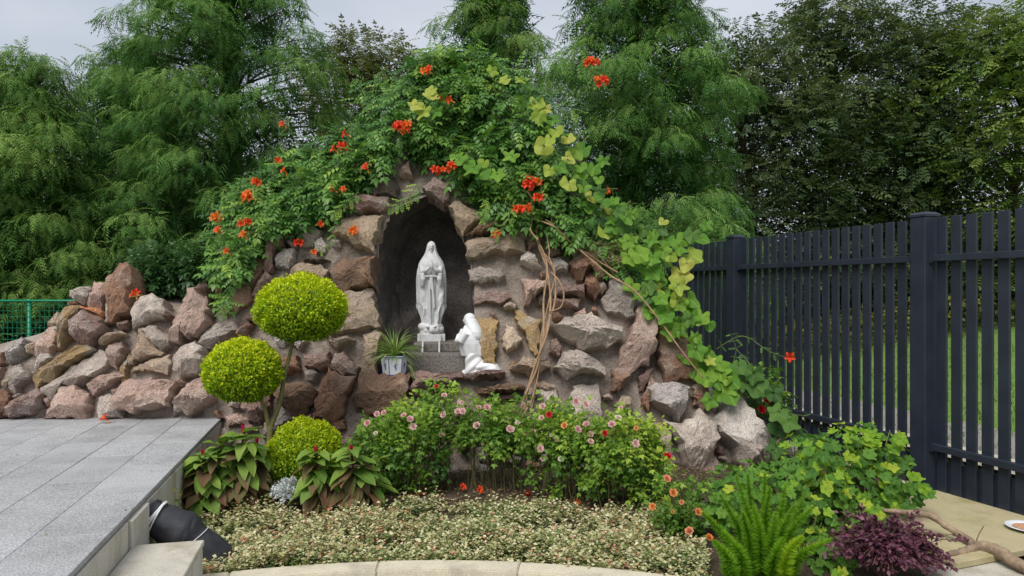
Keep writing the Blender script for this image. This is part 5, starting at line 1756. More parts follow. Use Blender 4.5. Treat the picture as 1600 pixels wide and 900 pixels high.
topi = thing('topiary_shrub', at(420, 800, 4.75), 'golden privet clipped into two round balls on a forked stem', 'topiary')
DT = 5.15
def dome_px(px0, px1, py0, py1, D, parent, n, leaf, seed, mat=M['gold'], name='crown'):
    rx = (px1 - px0) / 2 / F * D; H = (py1 - py0) / F * D
    c = at((px0 + px1) / 2, py0 + (py1 - py0) * .52, D)
    return dome(name, c, rx, rx * .95, H * .52, H * .48, n, leaf, mat, parent, seed)


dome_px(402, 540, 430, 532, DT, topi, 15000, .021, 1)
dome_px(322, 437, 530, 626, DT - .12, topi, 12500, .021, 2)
C = catmull([at(424, 790, 5.0), at(421, 720, 5.02), at(422, 665, 5.05)], 6)
MB().tube(C, np.linspace(.026, .021, len(C)), 9, True, .04).build('stem', M['shrubstem'], topi, True)
C = catmull([at(421, 672, 5.05), at(437, 630, 5.10), at(444, 590, 5.13), at(455, 545, 5.15), at(462, 510, 5.15)], 6)
MB().tube(C, np.linspace(.019, .012, len(C)), 8, True, .04).build('branch', M['shrubstem'], topi, True)
C = catmull([at(421, 672, 5.05), at(414, 640, 5.05), at(404, 618, 5.04), at(385, 590, 5.03)], 6)
MB().tube(C, np.linspace(.017, .010, len(C)), 8, True, .04).build('branch', M['shrubstem'], topi, True)
mound = thing('golden_mound_shrub', at(480, 790, 4.8), 'low golden round shrub at the foot of the two ball topiary', 'shrub')
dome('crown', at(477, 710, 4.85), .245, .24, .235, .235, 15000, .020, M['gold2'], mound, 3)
MB().tube([at(477, 800, 4.85), at(477, 730, 4.85)], [.02, .012], 7).build('stem', M['shrubstem'], mound, True)

# ------------------------------------------------------------------ celosia clumps with big drooping leaves
def strap_leaf(name, w, L=1.0, seg=7, droop=.9, fold=.25, wave=.03):
    V, Fc = [], []
    p = Vector((0, 0, 0)); ang = .0
    for k in range(seg + 1):
        t = k / seg
        ww = w * (math.sin(math.pi * min(.98, .04 + .96 * t ** .82)) ** .85) * .5
        if k == seg: ww = .004
        z = p.z
        V += [(-ww, p.y, z + fold * ww + wave * math.sin(t * 9)), (-ww * .5, p.y, z + fold * ww * .35), (0, p.y, z), (ww * .5, p.y, z + fold * ww * .35), (ww, p.y, z + fold * ww - wave * math.sin(t * 9 + 1))]
        ang = droop * t
        p = p + Vector((0, math.cos(ang), -math.sin(ang))) * (L / seg)
    for k in range(seg):
        for j in range(4): Fc.append((k * 5 + j, k * 5 + j + 1, k * 5 + j + 6, k * 5 + j + 5))
    return MB().add(V, Fc).mesh(name, True)


M['celo'] = leaf_mat('celosia_green_leaf', [(.10, .21, .03), (.17, .30, .045), (.25, .37, .06)], src='obj', rough=.45, trans=.25, midrib=((.24, .26, .08), [0, .03]))
M['celo_m'] = leaf_mat('celosia_maroon_leaf', [(.11, .14, .035), (.14, .115, .045), (.16, .10, .05)], src='obj', rough=.5, trans=.2, midrib=((.22, .075, .055), [.0, .045]))
M['celo_r'] = plain('crimson_plume', (.36, .012, .04), .7, .2, var=.35, vscale=60, bscale=120, bstr=.9)
M['celo_s'] = plain('maroon_stem', (.20, .045, .035), .6, .3, var=.3)
CL = {}
for m in ('celo', 'celo_m'):
    CL[m] = []
    for k, (w, dr) in enumerate(((.42, .8), (.38, 1.2), (.46, .5), (.40, 1.6))):
        me = strap_leaf('leaf', w, 1, 7, dr); me.materials.append(M[m]); CL[m].append(me)


def dir_leaf(me, p, yaw, pitch, size, parent, roll=0.0, name='leaf'):
    return place(name, me, Matrix.Translation(p) @ Matrix.Rotation(yaw, 4, 'Z') @ Matrix.Rotation(pitch, 4, 'X') @ Matrix.Rotation(roll, 4, 'Y') @ Matrix.Scale(size, 4), parent)


def celosia(label, stems, seed, nleaf, L):
    r = random.Random(seed)
    t = thing('celosia_plant', stems[0][0], label, 'plant', 'celosia plants in front of the golden shrubs')
    for s, (b, top) in enumerate(stems):
        C = catmull([b, Vector(b).lerp(top, .5) + Vector((r.uniform(-.02, .02), 0, 0)), top], 6)
        MB().tube(C, np.linspace(.012, .006, len(C)), 7).build('stem', M['celo_s'], t, True)
        for k in range(nleaf):
            u = .15 + .84 * (k / nleaf) ** .8
            p = Vector(b).lerp(top, u)
            yaw = k * 2.39996 + r.uniform(-.4, .4)
            if math.cos(yaw) > .35 and r.random() < .6: yaw += math.pi           # most leaves face the light and the viewer
            up = u ** 2
            kind = 'celo_m' if u < .62 + r.uniform(-.25, .25) else 'celo'
            dir_leaf(r.choice(CL[kind]), p, yaw, .65 * up ** 2 - .45 * (1 - up) + r.uniform(-.25, .2), L * (1.05 - .45 * u) * r.uniform(.8, 1.1), t, r.uniform(-.3, .3))
        # plume
        mb = MB()
        q = Vector(top)
        for k in range(26):
            a = r.uniform(0, 6.28); e = r.uniform(.1, 1)
            mb.tube([q + Vector((0, -.01, -.01)), q + Vector((math.cos(a) * .015 * e, -.01 + math.sin(a) * .015 * e, .01 + .035 * r.random()))], [.005, .003], 5)
        mb.build('flower_plume', M['celo_r'], t)
    return t


celosia('bushy celosia with large green and maroon leaves beside the terrace wall', [(at(330, 815, 4.52), at(345, 690, 4.55)), (at(372, 812, 4.55), at(381, 674, 4.58)), (at(405, 805, 4.7), at(402, 690, 4.72)), (at(320, 818, 4.42), at(318, 712, 4.46))], 4, 46, .29)
celosia('slender celosia with a red tip in front of the golden mound', [(at(497, 806, 4.5), at(494, 706, 4.54))], 5, 40, .27)
celosia('leafy celosia with upright green top left of the pink roses', [(at(553, 800, 4.52), at(549, 704, 4.56)), (at(575, 800, 4.6), at(566, 725, 4.6))], 6, 34, .28)

# ------------------------------------------------------------------ roses
M['rose'] = leaf_mat('rose_leaf', [(.045, .115, .020), (.11, .225, .030), (.21, .35, .042), (.38, .50, .06)], pos=[0, .4, .75, 1], rough=.42, trans=.3)
M['petal_p'] = leaf_mat('pink_petal', [(.78, .42, .46), (.82, .56, .57), (.80, .48, .52)], src='obj', rough=.5, trans=.3, tint=1.0)
M['petal_r'] = leaf_mat('red_petal', [(.55, .01, .025), (.62, .02, .04)], src='obj', rough=.5, trans=.2, tint=1.0)
M['petal_o'] = leaf_mat('orange_petal', [(.80, .28, .07), (.82, .38, .14), (.80, .33, .20)], src='obj', rough=.5, trans=.3, tint=1.0)
M['petal_w'] = leaf_mat('cream_petal', [(.78, .68, .58), (.80, .72, .64)], src='obj', rough=.5, trans=.3, tint=1.0)


def rose_mesh(seed):
    r = random.Random(seed); mb = MB()
    for ring, (n, R, tilt, sz) in enumerate(((4, .10, 1.40, .62), (5, .25, 1.18, .66), (6, .42, .92, .70), (7, .55, .55, .70))):
        for k in range(n):
            a = 2 * math.pi * k / n + ring * .5 + r.uniform(-.15, .15)
            o = Vector((math.cos(a), math.sin(a), 0)); s = Vector((-o.y, o.x, 0))
            up = o * math.cos(tilt) + Vector((0, 0, math.sin(tilt)))
            b = o * R * .5; w = sz * .62
            V = [b - s * w * .45, b + s * w * .45, b + up * sz * .55 + s * w * .75 + o * .02, b + up * sz * .85 + s * w * .4 - Vector((0, 0, .05 * ring * .4)), b + up * sz * .92 + o * .05 - Vector((0, 0, .04 * ring)), b + up * sz * .85 - s * w * .4 - Vector((0, 0, .05 * ring * .4)), b + up * sz * .55 - s * w * .75 + o * .02]
            mb.add(V, [(0, 1, 2, 6), (6, 2, 3, 5), (5, 3, 4)])
    return mb.mesh('bloom', True)


RM = {}
for m in ('petal_p', 'petal_r', 'petal_o', 'petal_w'):
    RM[m] = []
    for k in range(2):
        me = rose_mesh(k + 1); me.materials.append(M[m]); RM[m].append(me)
ROSE = t_pinnate(2, .44, .62, .18)
M['rosestem'] = plain('rose_cane', (.075, .075, .03), .8, .2, var=.4, vscale=20)


def rose_bush(label, base, cx, cy, rx, ry, D, nleaf, seed, blooms, group='rose bushes in front of the grotto', nst=14, mat=None, leaf=.070, rd=.2, tone0=.45):
    r = np.random.default_rng(seed); rr = random.Random(seed)
    b = at(*base); t = thing('rose_bush', b, label, 'rose bush', group)
    c = at(cx, cy, D); RX = rx / F * D; RZ_ = ry / F * D
    mb = MB(); tips = []
    for k in range(int(nst * .75)):
        a = rr.uniform(0, 6.28); e = math.sqrt(rr.random())
        tip = c + Vector((math.cos(a) * RX * .85 * e, math.sin(a) * rd * e, rr.uniform(-.5, .85) * RZ_))
        s = b + Vector((rr.uniform(-.6, .6) * RX, rr.uniform(-.5, .5) * rd, -.04)); s.z = -.01
        C = catmull([s, s.lerp(tip, .5) + Vector((rr.uniform(-.03, .03), rr.uniform(-.03, .03), 0)), tip], 4)
        mb.tube(C, np.linspace(.0045, .002, len(C)), 5, False); tips.append(tip)
        for q in range(rr.randint(1, 3)):
            u = rr.uniform(.3, .8); i = int(u * (len(C) - 1))
            mb.tube([C[i], C[i] + Vector((rr.uniform(-.1, .1), rr.uniform(-.06, .06), rr.uniform(.06, .16)))], [.0026, .0012], 4, False)
    mb.build('stems', M['rosestem'], t)
    # leaves gathered in tufts
    nleaf = int(nleaf * .58)
    nt = max(8, nleaf // 16)
    tv = rand_dirs(nt, r) * (r.uniform(.2, 1, nt) ** .5)[:, None]
    tc = np.array(c) + tv * np.array([RX, rd, RZ_ * 1.12]) + np.array([0, 0, .02])
    low = r.random(nt) < .20
    tc[low, 2] -= RZ_ * r.uniform(.6, 1.3, low.sum())
    idx = r.integers(0, nt, nleaf)
    P = tc[idx] + r.normal(size=(nleaf, 3)) * .030
    P[:, 2] = np.maximum(P[:, 2], .05)
    d = nrm(r.normal(size=(nleaf, 3)) * .8 + np.array([0, -.35, -.05]) + tv[idx] * .5)
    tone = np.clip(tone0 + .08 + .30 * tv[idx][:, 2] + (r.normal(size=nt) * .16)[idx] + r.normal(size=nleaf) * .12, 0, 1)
    scatter('leaves', ROSE, P, frames(d, np.array([0, -.3, 1.0]) + r.normal(size=(nleaf, 3)) * .4), r.uniform(.6, 1.2, nleaf) * leaf, tone, mat or M['rose'], t)
    for x, y, m, s in blooms:
        p = at(x, y, D - rd - .05 + rr.uniform(0, .06))
        place('bloom', rr.choice(RM[m]), Matrix.Translation(p) @ Matrix.Rotation(rr.uniform(.5, 1.2), 4, 'X') @ Matrix.Rotation(rr.uniform(-.5, .5), 4, 'Y') @ Matrix.Rotation(rr.uniform(0, 6), 4, 'Z') @ Matrix.Scale(s * .70, 4), t)
    return t


p_, r__, o_, w_ = 'petal_p', 'petal_r', 'petal_o', 'petal_w'
rose_bush('pink rose bush just right of the leafy celosia', (600, 790, 4.95), 600, 690, 46, 38, 5.0, 1300, 1, [(574, 661, p_, .040), (589, 647, p_, .036), (600, 645, p_, .034), (587, 677, w_, .028)])
rose_bush('dense pink rose bush below the blue and white pot', (645, 792, 4.9), 642, 684, 44, 46, 4.95, 1450, 2, [(631, 649, p_, .036), (641, 655, p_, .042), (646, 667, p_, .042)])
rose_bush('tall pink rose bush reaching up under the red ledge', (690, 790, 5.1), 688, 648, 32, 36, 5.15, 900, 3, [(694, 618, p_, .036), (693, 648, p_, .042), (690, 680, p_, .044), (682, 604, r__, .028), (715, 643, p_, .040), (723, 643, p_, .040)], nst=20)
rose_bush('loose pink rose bush below the kneeling statue', (750, 790, 5.1), 748, 660, 36, 26, 5.15, 800, 4, [(748, 637, p_, .036), (761, 637, p_, .046), (745, 665, p_, .046), (795, 655, p_, .040)], nst=20)
rose_bush('pink rose bush left of the twisted dry vine stems', (795, 795, 5.0), 795, 664, 36, 36, 5.05, 1100, 5, [(797, 671, p_, .052), (809, 661, w_, .036), (820, 681, p_, .040), (821, 695, p_, .042), (833, 675, p_, .036)], nst=18)
rose_bush('pink rose bush with one red bloom at the foot of the dry vine', (850, 800, 4.85), 850, 682, 40, 42, 4.9, 1400, 6, [(844, 701, p_, .044), (848, 635, p_, .038), (846, 653, p_, .034), (858, 648, r__, .038), (869, 687, p_, .038), (850, 716, p_, .044), (876, 717, w_, .034), (861, 680, w_, .022)])
rose_bush('wide pink rose bush in front of the broad grey stones', (905, 805, 4.75), 908, 692, 48, 42, 4.8, 1600, 7, [(900, 627, p_, .042), (915, 632, p_, .046), (916, 663, p_, .042), (903, 671, p_, .044), (882, 665, o_, .040), (923, 679, p_, .040), (923, 690, p_, .036)])
rose_bush('bright green rose bush with a single pink bloom on its front', (975, 815, 4.65), 972, 705, 60, 46, 4.7, 2100, 8, [(993, 693, p_, .046), (956, 663, p_, .044), (966, 653, w_, .040), (970, 637, p_, .026), (945, 677, r__, .036), (994, 669, o_, .028)], tone0=.55)
rose_bush('rose bush at the right end with a red bloom near the big boulder', (1020, 800, 4.75), 1018, 720, 30, 44, 4.8, 750, 9, [(1043, 713, r__, .048)], tone0=.55)
rose_bush('orange rose bush left of the foxtail fern', (1058, 850, 4.15), 1060, 795, 45, 46, 4.2, 950, 10, [(1042, 748, o_, .040), (1052, 770, o_, .042), (1065, 785, o_, .026), (1020, 792, o_, .038), (1091, 800, o_, .040), (1077, 830, o_, .044), (1108, 840, o_, .040), (1051, 800, o_, .022)], 'rose bushes in front of the grotto', nst=16, rd=.16, tone0=.35)
rose_bush('low dark shrub with red flowers between the boulder and the fence', (1190, 700, 6.0), 1185, 630, 44, 52, 6.05, 900, 11, [(1190, 640, r__, .062), (1198, 627, r__, .045), (1180, 610, r__, .028)], 'shrubs by the picket fence', nst=18, rd=.22, tone0=.22, leaf=.085)

# ------------------------------------------------------------------ silver leaved dusty miller
M['silver'] = leaf_mat('silver_felt_leaf', [(.42, .46, .46), (.55, .59, .59), (.64, .67, .67)], rough=.9, trans=.1, spec=.1)
dm = thing('dusty_miller', at(452, 785, 4.55), 'small silver white dusty miller between the celosia plants', 'plant')
r = np.random.default_rng(61); n = 420
nv = rand_dirs(n, r); nv[:, 2] = np.abs(nv[:, 2])
P = np.array(at(452, 772, 4.55)) + nv * np.array([.075, .07, .065]) * r.uniform(.5, 1, n)[:, None]
scatter('leaves', t_pinnate(3, .34, .5, .2), P, frames(nrm(nv + r.normal(size=(n, 3)) * .4), nv + np.array([0, 0, .3])), r.uniform(.03, .055, n), r.random(n), M['silver'], dm)

# ------------------------------------------------------------------ variegated ground cover
M['cover'] = leaf_mat('variegated_cover_leaf', [(.035, .085, .02), (.09, .17, .04), (.36, .37, .15), (.64, .60, .36), (.70, .64, .44), (.52, .22, .13)], pos=[0, .22, .45, .75, .96, 1], rough=.45, trans=.2)


def cover():
    r = np.random.default_rng(71); n = 9500
    q = inpoly([(262, 906), (315, 915), (500, 905), (700, 900), (900, 905), (1010, 915), (1100, 925), (1110, 870), (1040, 820), (960, 806), (860, 800), (740, 792), (640, 792), (600, 800), (540, 800), (470, 802), (420, 800), (350, 815), (300, 830), (268, 850)], n, r)
    D = CZ * F / (q[:, 1] - HY + 14)
    x = (q[:, 0] - HX) / F * D
    rad = np.hypot(x - PC.x, D - PC.y); k = rad > PR + .01
    x, D = x[k], D[k]; n = len(x)
    patch = np.sin(x * 5.1 + D * 3) * np.sin(D * 7.3 - x * 2.2) + .6 * np.sin(x * 13 + 1) * np.sin(D * 15)
    dens = (.75 + .3 * patch + r.normal(size=n) * .30) > .60
    x, D, patch = x[dens], D[dens], patch[dens]; n = len(x)
    hgt = np.clip(.045 + .04 * patch + r.uniform(-.03, .05, n), .012, .17)
    m = 7
    u = np.tile(np.linspace(.25, 1, m), n)
    lean = np.repeat(r.normal(size=(n, 2)) * .35, m, 0)
    hh = np.repeat(hgt, m) * u
    X = np.repeat(x, m) + lean[:, 0] * hh; Y = np.repeat(D, m) + lean[:, 1] * hh
    P = np.stack([X, Y, .055 + hh], -1)
    a = np.repeat(r.uniform(0, 6.28, n), m) + np.tile(np.arange(m) * 2.4, n)
    d = np.stack([np.cos(a), np.sin(a), r.uniform(-.1, .6, n * m)], -1)
    tone = np.clip(.30 + .42 * u * r.uniform(.6, 1.15, n * m) + np.repeat(r.normal(size=n) * .16 + .10 * np.sin(x * 3.3 + 2 * D) * np.sin(D * 4.1), m) + r.normal(size=n * m) * .17 - .02, 0, 1)
    o = scatter('ground_cover', t_quad(.60, .25), P, frames(nrm(d), np.array([0, 0, 1.0]) + r.normal(size=(n * m, 3)) * .35), r.uniform(.014, .030, n * m), tone, M['cover'])
    props(o, 'cream and green variegated ground cover carpeting the bed behind the kerb', 'ground cover', kind='stuff')


cover()

# ------------------------------------------------------------------ foxtail fern
M['fox'] = leaf_mat('foxtail_needle', [(.06, .18, .012), (.13, .31, .015), (.22, .43, .02), (.38, .54, .03)], rough=.5, trans=.3)
fx = thing('foxtail_fern', at(1190, 905, 3.72), 'foxtail fern with upright bright green plumes at the front of the bed', 'fern')
fr_ = random.Random(9)
plumes = [((1150, 905), (1097, 800), 3.62), ((1165, 905), (1125, 772), 3.66), ((1175, 905), (1150, 742), 3.78), ((1180, 905), (1168, 740), 3.85), ((1185, 905), (1178, 790), 3.6), ((1192, 905), (1195, 738), 3.85), ((1196, 905), (1203, 760), 3.7), ((1205, 905), (1228, 755), 3.8), ((1210, 905), (1240, 790), 3.65), ((1215, 905), (1272, 790), 3.75), ((1160, 905), (1128, 830), 3.5), ((1205, 905), (1225, 840), 3.5), ((1225, 905), (1255, 838), 3.45), ((1230, 905), (1300, 842), 3.6), ((1175, 905), (1160, 800), 3.55), ((1140, 905), (1115, 845), 3.45), ((1200, 905), (1212, 800), 3.58), ((1220, 905), (1258, 770), 3.95)]
NEEDLE = ([(-.06, 0, 0), (.06, 0, 0), (0, 1, .1)], [(0, 1, 2)])
for k, (b, tpx, D) in enumerate(plumes):
    B_ = at(b[0], b[1], D); T_ = at(tpx[0], tpx[1], D)
    mid = B_.lerp(T_, .5) + Vector(((B_.x - T_.x) * .26, fr_.uniform(-.05, .03), .02))
    C = catmull([B_, mid, T_], 8)
    n = 1900; r = np.random.default_rng(k)
    u = r.uniform(0.02, 1, n); ii = np.clip((u * (len(C) - 1)).astype(int), 0, len(C) - 2)
    Ca = np.array([tuple(c) for c in C]); base = Ca[ii] + (Ca[ii + 1] - Ca[ii]) * (u * (len(C) - 1) - ii)[:, None]
    ax = nrm(Ca[ii + 1] - Ca[ii])
    sd_ = rand_dirs(n, r); sd_ = nrm(sd_ - ax * (sd_ * ax).sum(1, keepdims=True))
    ln = .060 * np.clip(u * 5 + .4, 0, 1) * np.clip(1.04 - u, 0, 1) ** .55 * r.uniform(.7, 1.15, n)
    d = nrm(sd_ * .95 + ax * .5)
    mt = M['fox']
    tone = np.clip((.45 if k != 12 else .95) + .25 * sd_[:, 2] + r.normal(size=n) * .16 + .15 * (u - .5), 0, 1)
    V = np.einsum('nij,nkj->nki', frames(d, sd_ + r.normal(size=(n, 3)) * .6), np.array(NEEDLE[0])[None] * np.stack([ln * 1.0, ln, ln], -1)[:, None, :]) + base[:, None, :]
    me = mesh_np('plume', V.reshape(-1, 3), np.arange(n * 3).reshape(-1, 3), np.repeat(tone, 3))
    pl_o = link('plume', me, mt, fx)
    MB().tube(C, np.linspace(.004, .0015, len(C)), 5, False).build('stalk', M['greenstem'], pl_o)

# ------------------------------------------------------------------ lobed yellow green shrub
M['lob_y'] = leaf_mat('yellow_green_lobed_leaf', [(.17, .35, .02), (.27, .44, .03), (.42, .50, .04)], src='obj', rough=.42, trans=.35, midrib=((.42, .48, .10), [0, .02]))
M['lob_g'] = leaf_mat('mid_green_lobed_leaf', [(.06, .16, .022), (.10, .24, .03), (.16, .31, .035)], src='obj', rough=.42, trans=.3, midrib=((.22, .34, .08), [0, .02]))
LB = {}
for m in ('lob_y', 'lob_g'):
    LB[m] = []
    for k in range(3):
        me = lobed_mesh('leaf', (5, 7, 5)[k], (.22, .20, .26)[k], 10 + k, .16, .06); me.materials.append(M[m]); LB[m].append(me)


def lobed_shrub(label, base, lumps, n, seed, ysh, size, group, name='lobed_leaf_shrub'):
    rr = random.Random(seed); b = at(*base)
    t = thing(name, b, label, 'shrub', group)
    mb = MB()
    for (cx, cy, rx, ry, D, yl) in lumps:
        c = at(cx, cy, D)
        for k in range(5):
            e = c + Vector((rr.uniform(-.8, .8) * rx / F * D, rr.uniform(-.1, .1), rr.uniform(-.2, .7) * ry / F * D))
            mb.tube(catmull([Vector((b.x + rr.uniform(-.08, .08), b.y, -.01)), b.lerp(e, .5) + Vector((0, 0, .03)), e], 4), [.006, .006, .005, .005, .004, .004, .003, .003, .002], 5, False)
        for k in range(n):
            a = rr.uniform(0, 6.283); e = math.sqrt(rr.random()); z = rr.uniform(-1, 1)
            q = math.sqrt(max(0, 1 - z * z * .8))
            p = c + Vector((math.cos(a) * rx * e * q / F * D, math.sin(a) * .24 * e, z * ry / F * D))
            o = (p - c); o = Vector((o.x * 2.5, o.y * 2 - .22, o.z * 2 + .22))
            ky = rr.random() < (yl - .22 + .30 * z)
            put_leaf(rr.choice(LB['lob_y' if ky else 'lob_g']), p, o + Vector((rr.uniform(-.25, .25), rr.uniform(-.1, .1), rr.uniform(0, .3))), math.atan2(o.x, .35) + rr.uniform(-.6, .6), size * rr.uniform(.65, 1.15), t)
    mb.build('stems', M['greenstem'], t)
    return t


lobed_shrub('yellow green shrub with lobed leaves against the fence beside the slab', (1345, 830, 4.45), [(1325, 700, 38, 34, 4.55, .6), (1372, 695, 34, 30, 4.6, .65), (1270, 715, 38, 32, 4.5, .45), (1395, 745, 38, 30, 4.45, .6), (1335, 750, 45, 36, 4.4, .6), (1280, 760, 42, 36, 4.3, .4), (1345, 790, 42, 26, 4.25, .4)], 84, 3, .5, .082, 'shrubs by the picket fence')
lobed_shrub('low green lobed plant between the foxtail fern and purple shrub', (1270, 880, 3.95), [(1255, 800, 34, 28, 4.05, .1), (1300, 840, 32, 26, 3.9, .2), (1215, 765, 34, 24, 4.2, .1), (1150, 755, 26, 22, 4.3, .05), (1290, 880, 26, 20, 3.75, .25), (1180, 742, 30, 22, 4.5, .1), (1225, 735, 28, 24, 4.45, .15), (1120, 780, 24, 24, 4.2, .05)], 58, 5, .5, .070, 'shrubs by the picket fence')

# ------------------------------------------------------------------ dark broad leaves by the fence foot
gd = thing('gourd_seedling', at(1250, 690, 5.6), 'dark green broad leaved plant at the fence foot behind the tan stones', 'plant')
for x, y, s in ((1205, 660, .20), (1225, 640, .18), (1240, 675, .22), (1215, 690, .18), (1258, 690, .2), (1275, 680, .16), (1180, 575, .18), (1170, 600, .2), (1155, 590, .18), (1200, 610, .16), (1150, 570, .15), (1235, 650, .2)):
    put_leaf(r_.choice(GL['gourd_d']), at(x, y - 6, 5.85 - (x - 1150) * .0035), (r_.uniform(-.5, .5), -1, r_.uniform(.2, 1)), r_.uniform(-.9, .9), s, gd)
mb = MB()
for k in range(7): mb.tube(catmull([at(1230 + k * 4, 712, 5.65), at(1215 + k * 8, 680, 5.66), at(1200 + k * 9, 640 + k * 5, 5.66)], 4), .003, 5, False)
mb.build('stalks', M['greenstem'], gd)

# ------------------------------------------------------------------ purple shrub
M['purple'] = leaf_mat('purple_leaf', [(.05, .018, .03), (.12, .04, .065), (.20, .075, .115), (.30, .15, .18)], pos=[0, .4, .75, 1], rough=.45, trans=.2)
pu = thing('purple_shrub', at(1390, 900, 3.6), 'dark purple leaved shrub in front of the mossy slab', 'shrub')
r = np.random.default_rng(81); rr = random.Random(81)
mb = MB(); P, Dv, R = [], [], []
c = at(1385, 868, 3.62)
for k in range(240):
    d = Vector((rr.gauss(0, 1), rr.gauss(0, .8) - .3, abs(rr.gauss(0, .8)) + .05)).normalized()
    e = rr.uniform(.55, 1.0)
    tip = c + Vector((d.x * .31 * e, d.y * .26 * e, d.z * .235 * e - .02))
    if rr.random() < .06: tip = c + Vector((d.x * .42, d.y * .26, d.z * .24))
    C = catmull([c + Vector((0, 0, -.14)), c + (tip - c) * .55 + Vector((0, 0, .03)), tip], 5)
    mb.tube(C, .0016, 4, False)
    for q in range(20):
        u = rr.uniform(.42, 1); i = min(len(C) - 2, int(u * (len(C) - 1))); p = C[i].lerp(C[i + 1], rr.random())
        P.append(tuple(p + Vector((rr.gauss(0, .006), rr.gauss(0, .006), rr.gauss(0, .006))))); t_ = (C[i + 1] - C[i]).normalized()
        Dv.append(tuple(t_ * .5 + Vector((rr.gauss(0, .6), rr.gauss(0, .6) - .2, rr.gauss(0, .4) + .1)))); R.append(min(1, max(0, .12 + .75 * u * e * rr.uniform(.6, 1.1) + rr.gauss(0, .1) - .18)))
n = len(P)
mb.build('stems', M['twig'], pu)
scatter('leaves', t_leaf(.62, .15, .1), np.array(P), frames(nrm(np.array(Dv)), np.array([0, -.3, 1.0]) + r.normal(size=(n, 3)) * .5), r.uniform(.018, .034, n), np.array(R), M['purple'], pu)

# ------------------------------------------------------------------ nandina bush behind the low wall
M['nand'] = leaf_mat('nandina_leaf', [(.025, .075, .025), (.05, .12, .035), (.10, .19, .06)], rough=.38, trans=.25)
for lb, x0_, y0_, rx, ry, D, n, sd_ in (('leafy green bush behind the low rockery wall near the rust pillar stone', 250, 425, 48, 30, 6.55, 750, 91), ('glossy leaved bush behind the low wall below the creeper flowers', 320, 415, 42, 30, 6.5, 650, 92)):
    t = thing('nandina_bush', at(x0_, 560, D), lb, 'bush', 'bushes behind the rockery wall')
    r = np.random.default_rng(sd_); v = rand_dirs(n, r) * (r.uniform(.1, 1, n) ** .5)[:, None]
    P = np.array(at(x0_, y0_, D)) + v * np.array([rx / F * D, .25, ry / F * D])
    scatter('leaves', t_pinnate(3, .36, .48, .25), P, frames(nrm(v * .6 + r.normal(size=(n, 3)) * .5 + np.array([0, -.5, -.1])), np.array([0, -.3, 1.0]) + r.normal(size=(n, 3)) * .3), r.uniform(.10, .17, n), np.clip(.45 + .3 * v[:, 2] + r.normal(size=n) * .18, 0, 1), M['nand'], t)
    mb = MB()
    for k in range(9): mb.tube(catmull([at(x0_ + rng.uniform(-15, 15), 580, D), at(x0_ + rng.uniform(-25, 25), 470, D), at(x0_ + rng.uniform(-35, 35), y0_, D)], 4), .006, 5, False)
    mb.build('stems', M['twig'], t)

# ------------------------------------------------------------------ weeds on the terrace wall and fallen flowers
M['weed'] = leaf_mat('wall_weed_leaf', [(.08, .17, .03), (.14, .22, .04), (.42, .10, .06)], rough=.5)
for lb, x0_, y0_, D, n, sd_ in (('little weed with red tips growing where step and terrace wall meet', 199, 832, 3.36, 26, 95), ('reddish sprig beside the panel joint of the terrace wall', 279, 790, 3.9, 18, 96)):
    t = thing('wall_weed', at(x0_, y0_ + 20, D), lb, 'weed')
    r = np.random.default_rng(sd_)
    P = np.array(at(x0_, y0_, D)) + r.normal(size=(n, 3)) * np.array([.016, .010, .045])
    scatter('leaves', TL, P, frames(nrm(r.normal(size=(n, 3)) + np.array([.2, -.5, .3])), np.array([0, -.5, 1.0]) + r.normal(size=(n, 3)) * .4), r.uniform(.02, .04, n), r.random(n), M['weed'], t)
    MB().tube([at(x0_, y0_ + 24, D), at(x0_ + 1, y0_ - 18, D)], .002, 5).build('stem', M['greenstem'], t)
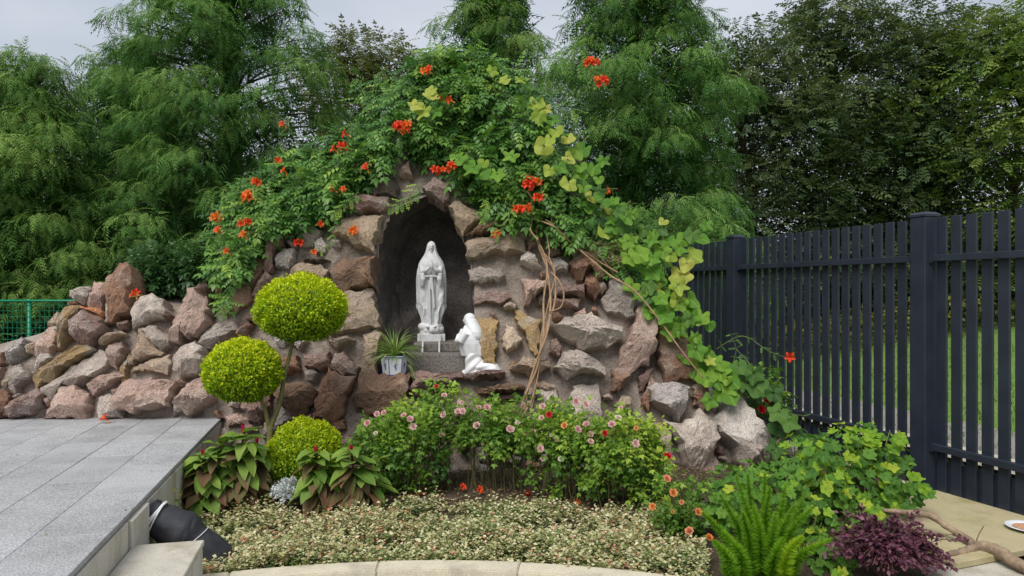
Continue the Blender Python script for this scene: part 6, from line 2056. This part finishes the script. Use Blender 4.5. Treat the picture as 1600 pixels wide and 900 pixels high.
ff = [(655, 775), (722, 768), (748, 771), (822, 772), (905, 786)]
for x, y in ff:
    z = .07; D = (CZ - z) * F / (y - HY)
    o = place('fallen_flower', CM[0 if x % 2 else 5], Matrix.Translation(at(x, y, D) + Vector((0, 0, .02))) @ Matrix.Rotation(random.uniform(-1, 1), 4, 'X') @ Matrix.Scale(.36, 4))
    props(o, 'fallen orange trumpet flower on the soil below the pink roses', 'flower', 'fallen trumpet flowers')
o = place('fallen_flower', CM[0], Matrix.Translation(at(169, 657, (CZ - .47) * F / 207)) @ Matrix.Rotation(-.6, 4, 'X') @ Matrix.Scale(.5, 4))
props(o, 'fallen orange flower lying alone on the grey terrace tiles', 'flower')
lt = MB(); rl = random.Random(4)


def litter():
    r = np.random.default_rng(99); n = 2600
    x = r.uniform(-1.6, 1.5, n); y = r.uniform(4.55, 5.6, n)
    P = np.stack([x, y, .075 + .01 * r.random(n)], -1)
    m = leaf_mat('dry_leaf_litter', [(.10, .065, .035), (.20, .13, .07), (.30, .20, .10), (.10, .12, .03)], rough=.8, trans=.1)
    a = r.uniform(0, 6.28, n)
    o = scatter('leaf_litter', TL, P, frames(np.stack([np.cos(a), np.sin(a), r.normal(size=n) * .25], -1), np.array([0, 0, 1.0]) + r.normal(size=(n, 3)) * .35), r.uniform(.012, .035, n), r.random(n), m)
    props(o, 'dry leaf litter scattered on the soil under the roses', 'leaf litter', kind='stuff')


litter()
r = np.random.default_rng(17); n = 34
P = np.array([tuple(tp(a, b, TZ + .004)) for a, b in zip(r.uniform(.05, 3.0, n), r.uniform(.05, 2.6, n) ** 1.1)])
a = r.uniform(0, 6.28, n)
o = scatter('leaf_scraps', TL, P, frames(np.stack([np.cos(a), np.sin(a), r.normal(size=n) * .1], -1), np.array([0, 0, 1.0]) + r.normal(size=(n, 3)) * .2), r.uniform(.008, .024, n), r.random(n), bpy.data.materials['dry_leaf_litter'])
props(o, 'few dry leaf scraps on the grey terrace tiles', 'leaf litter', kind='stuff')
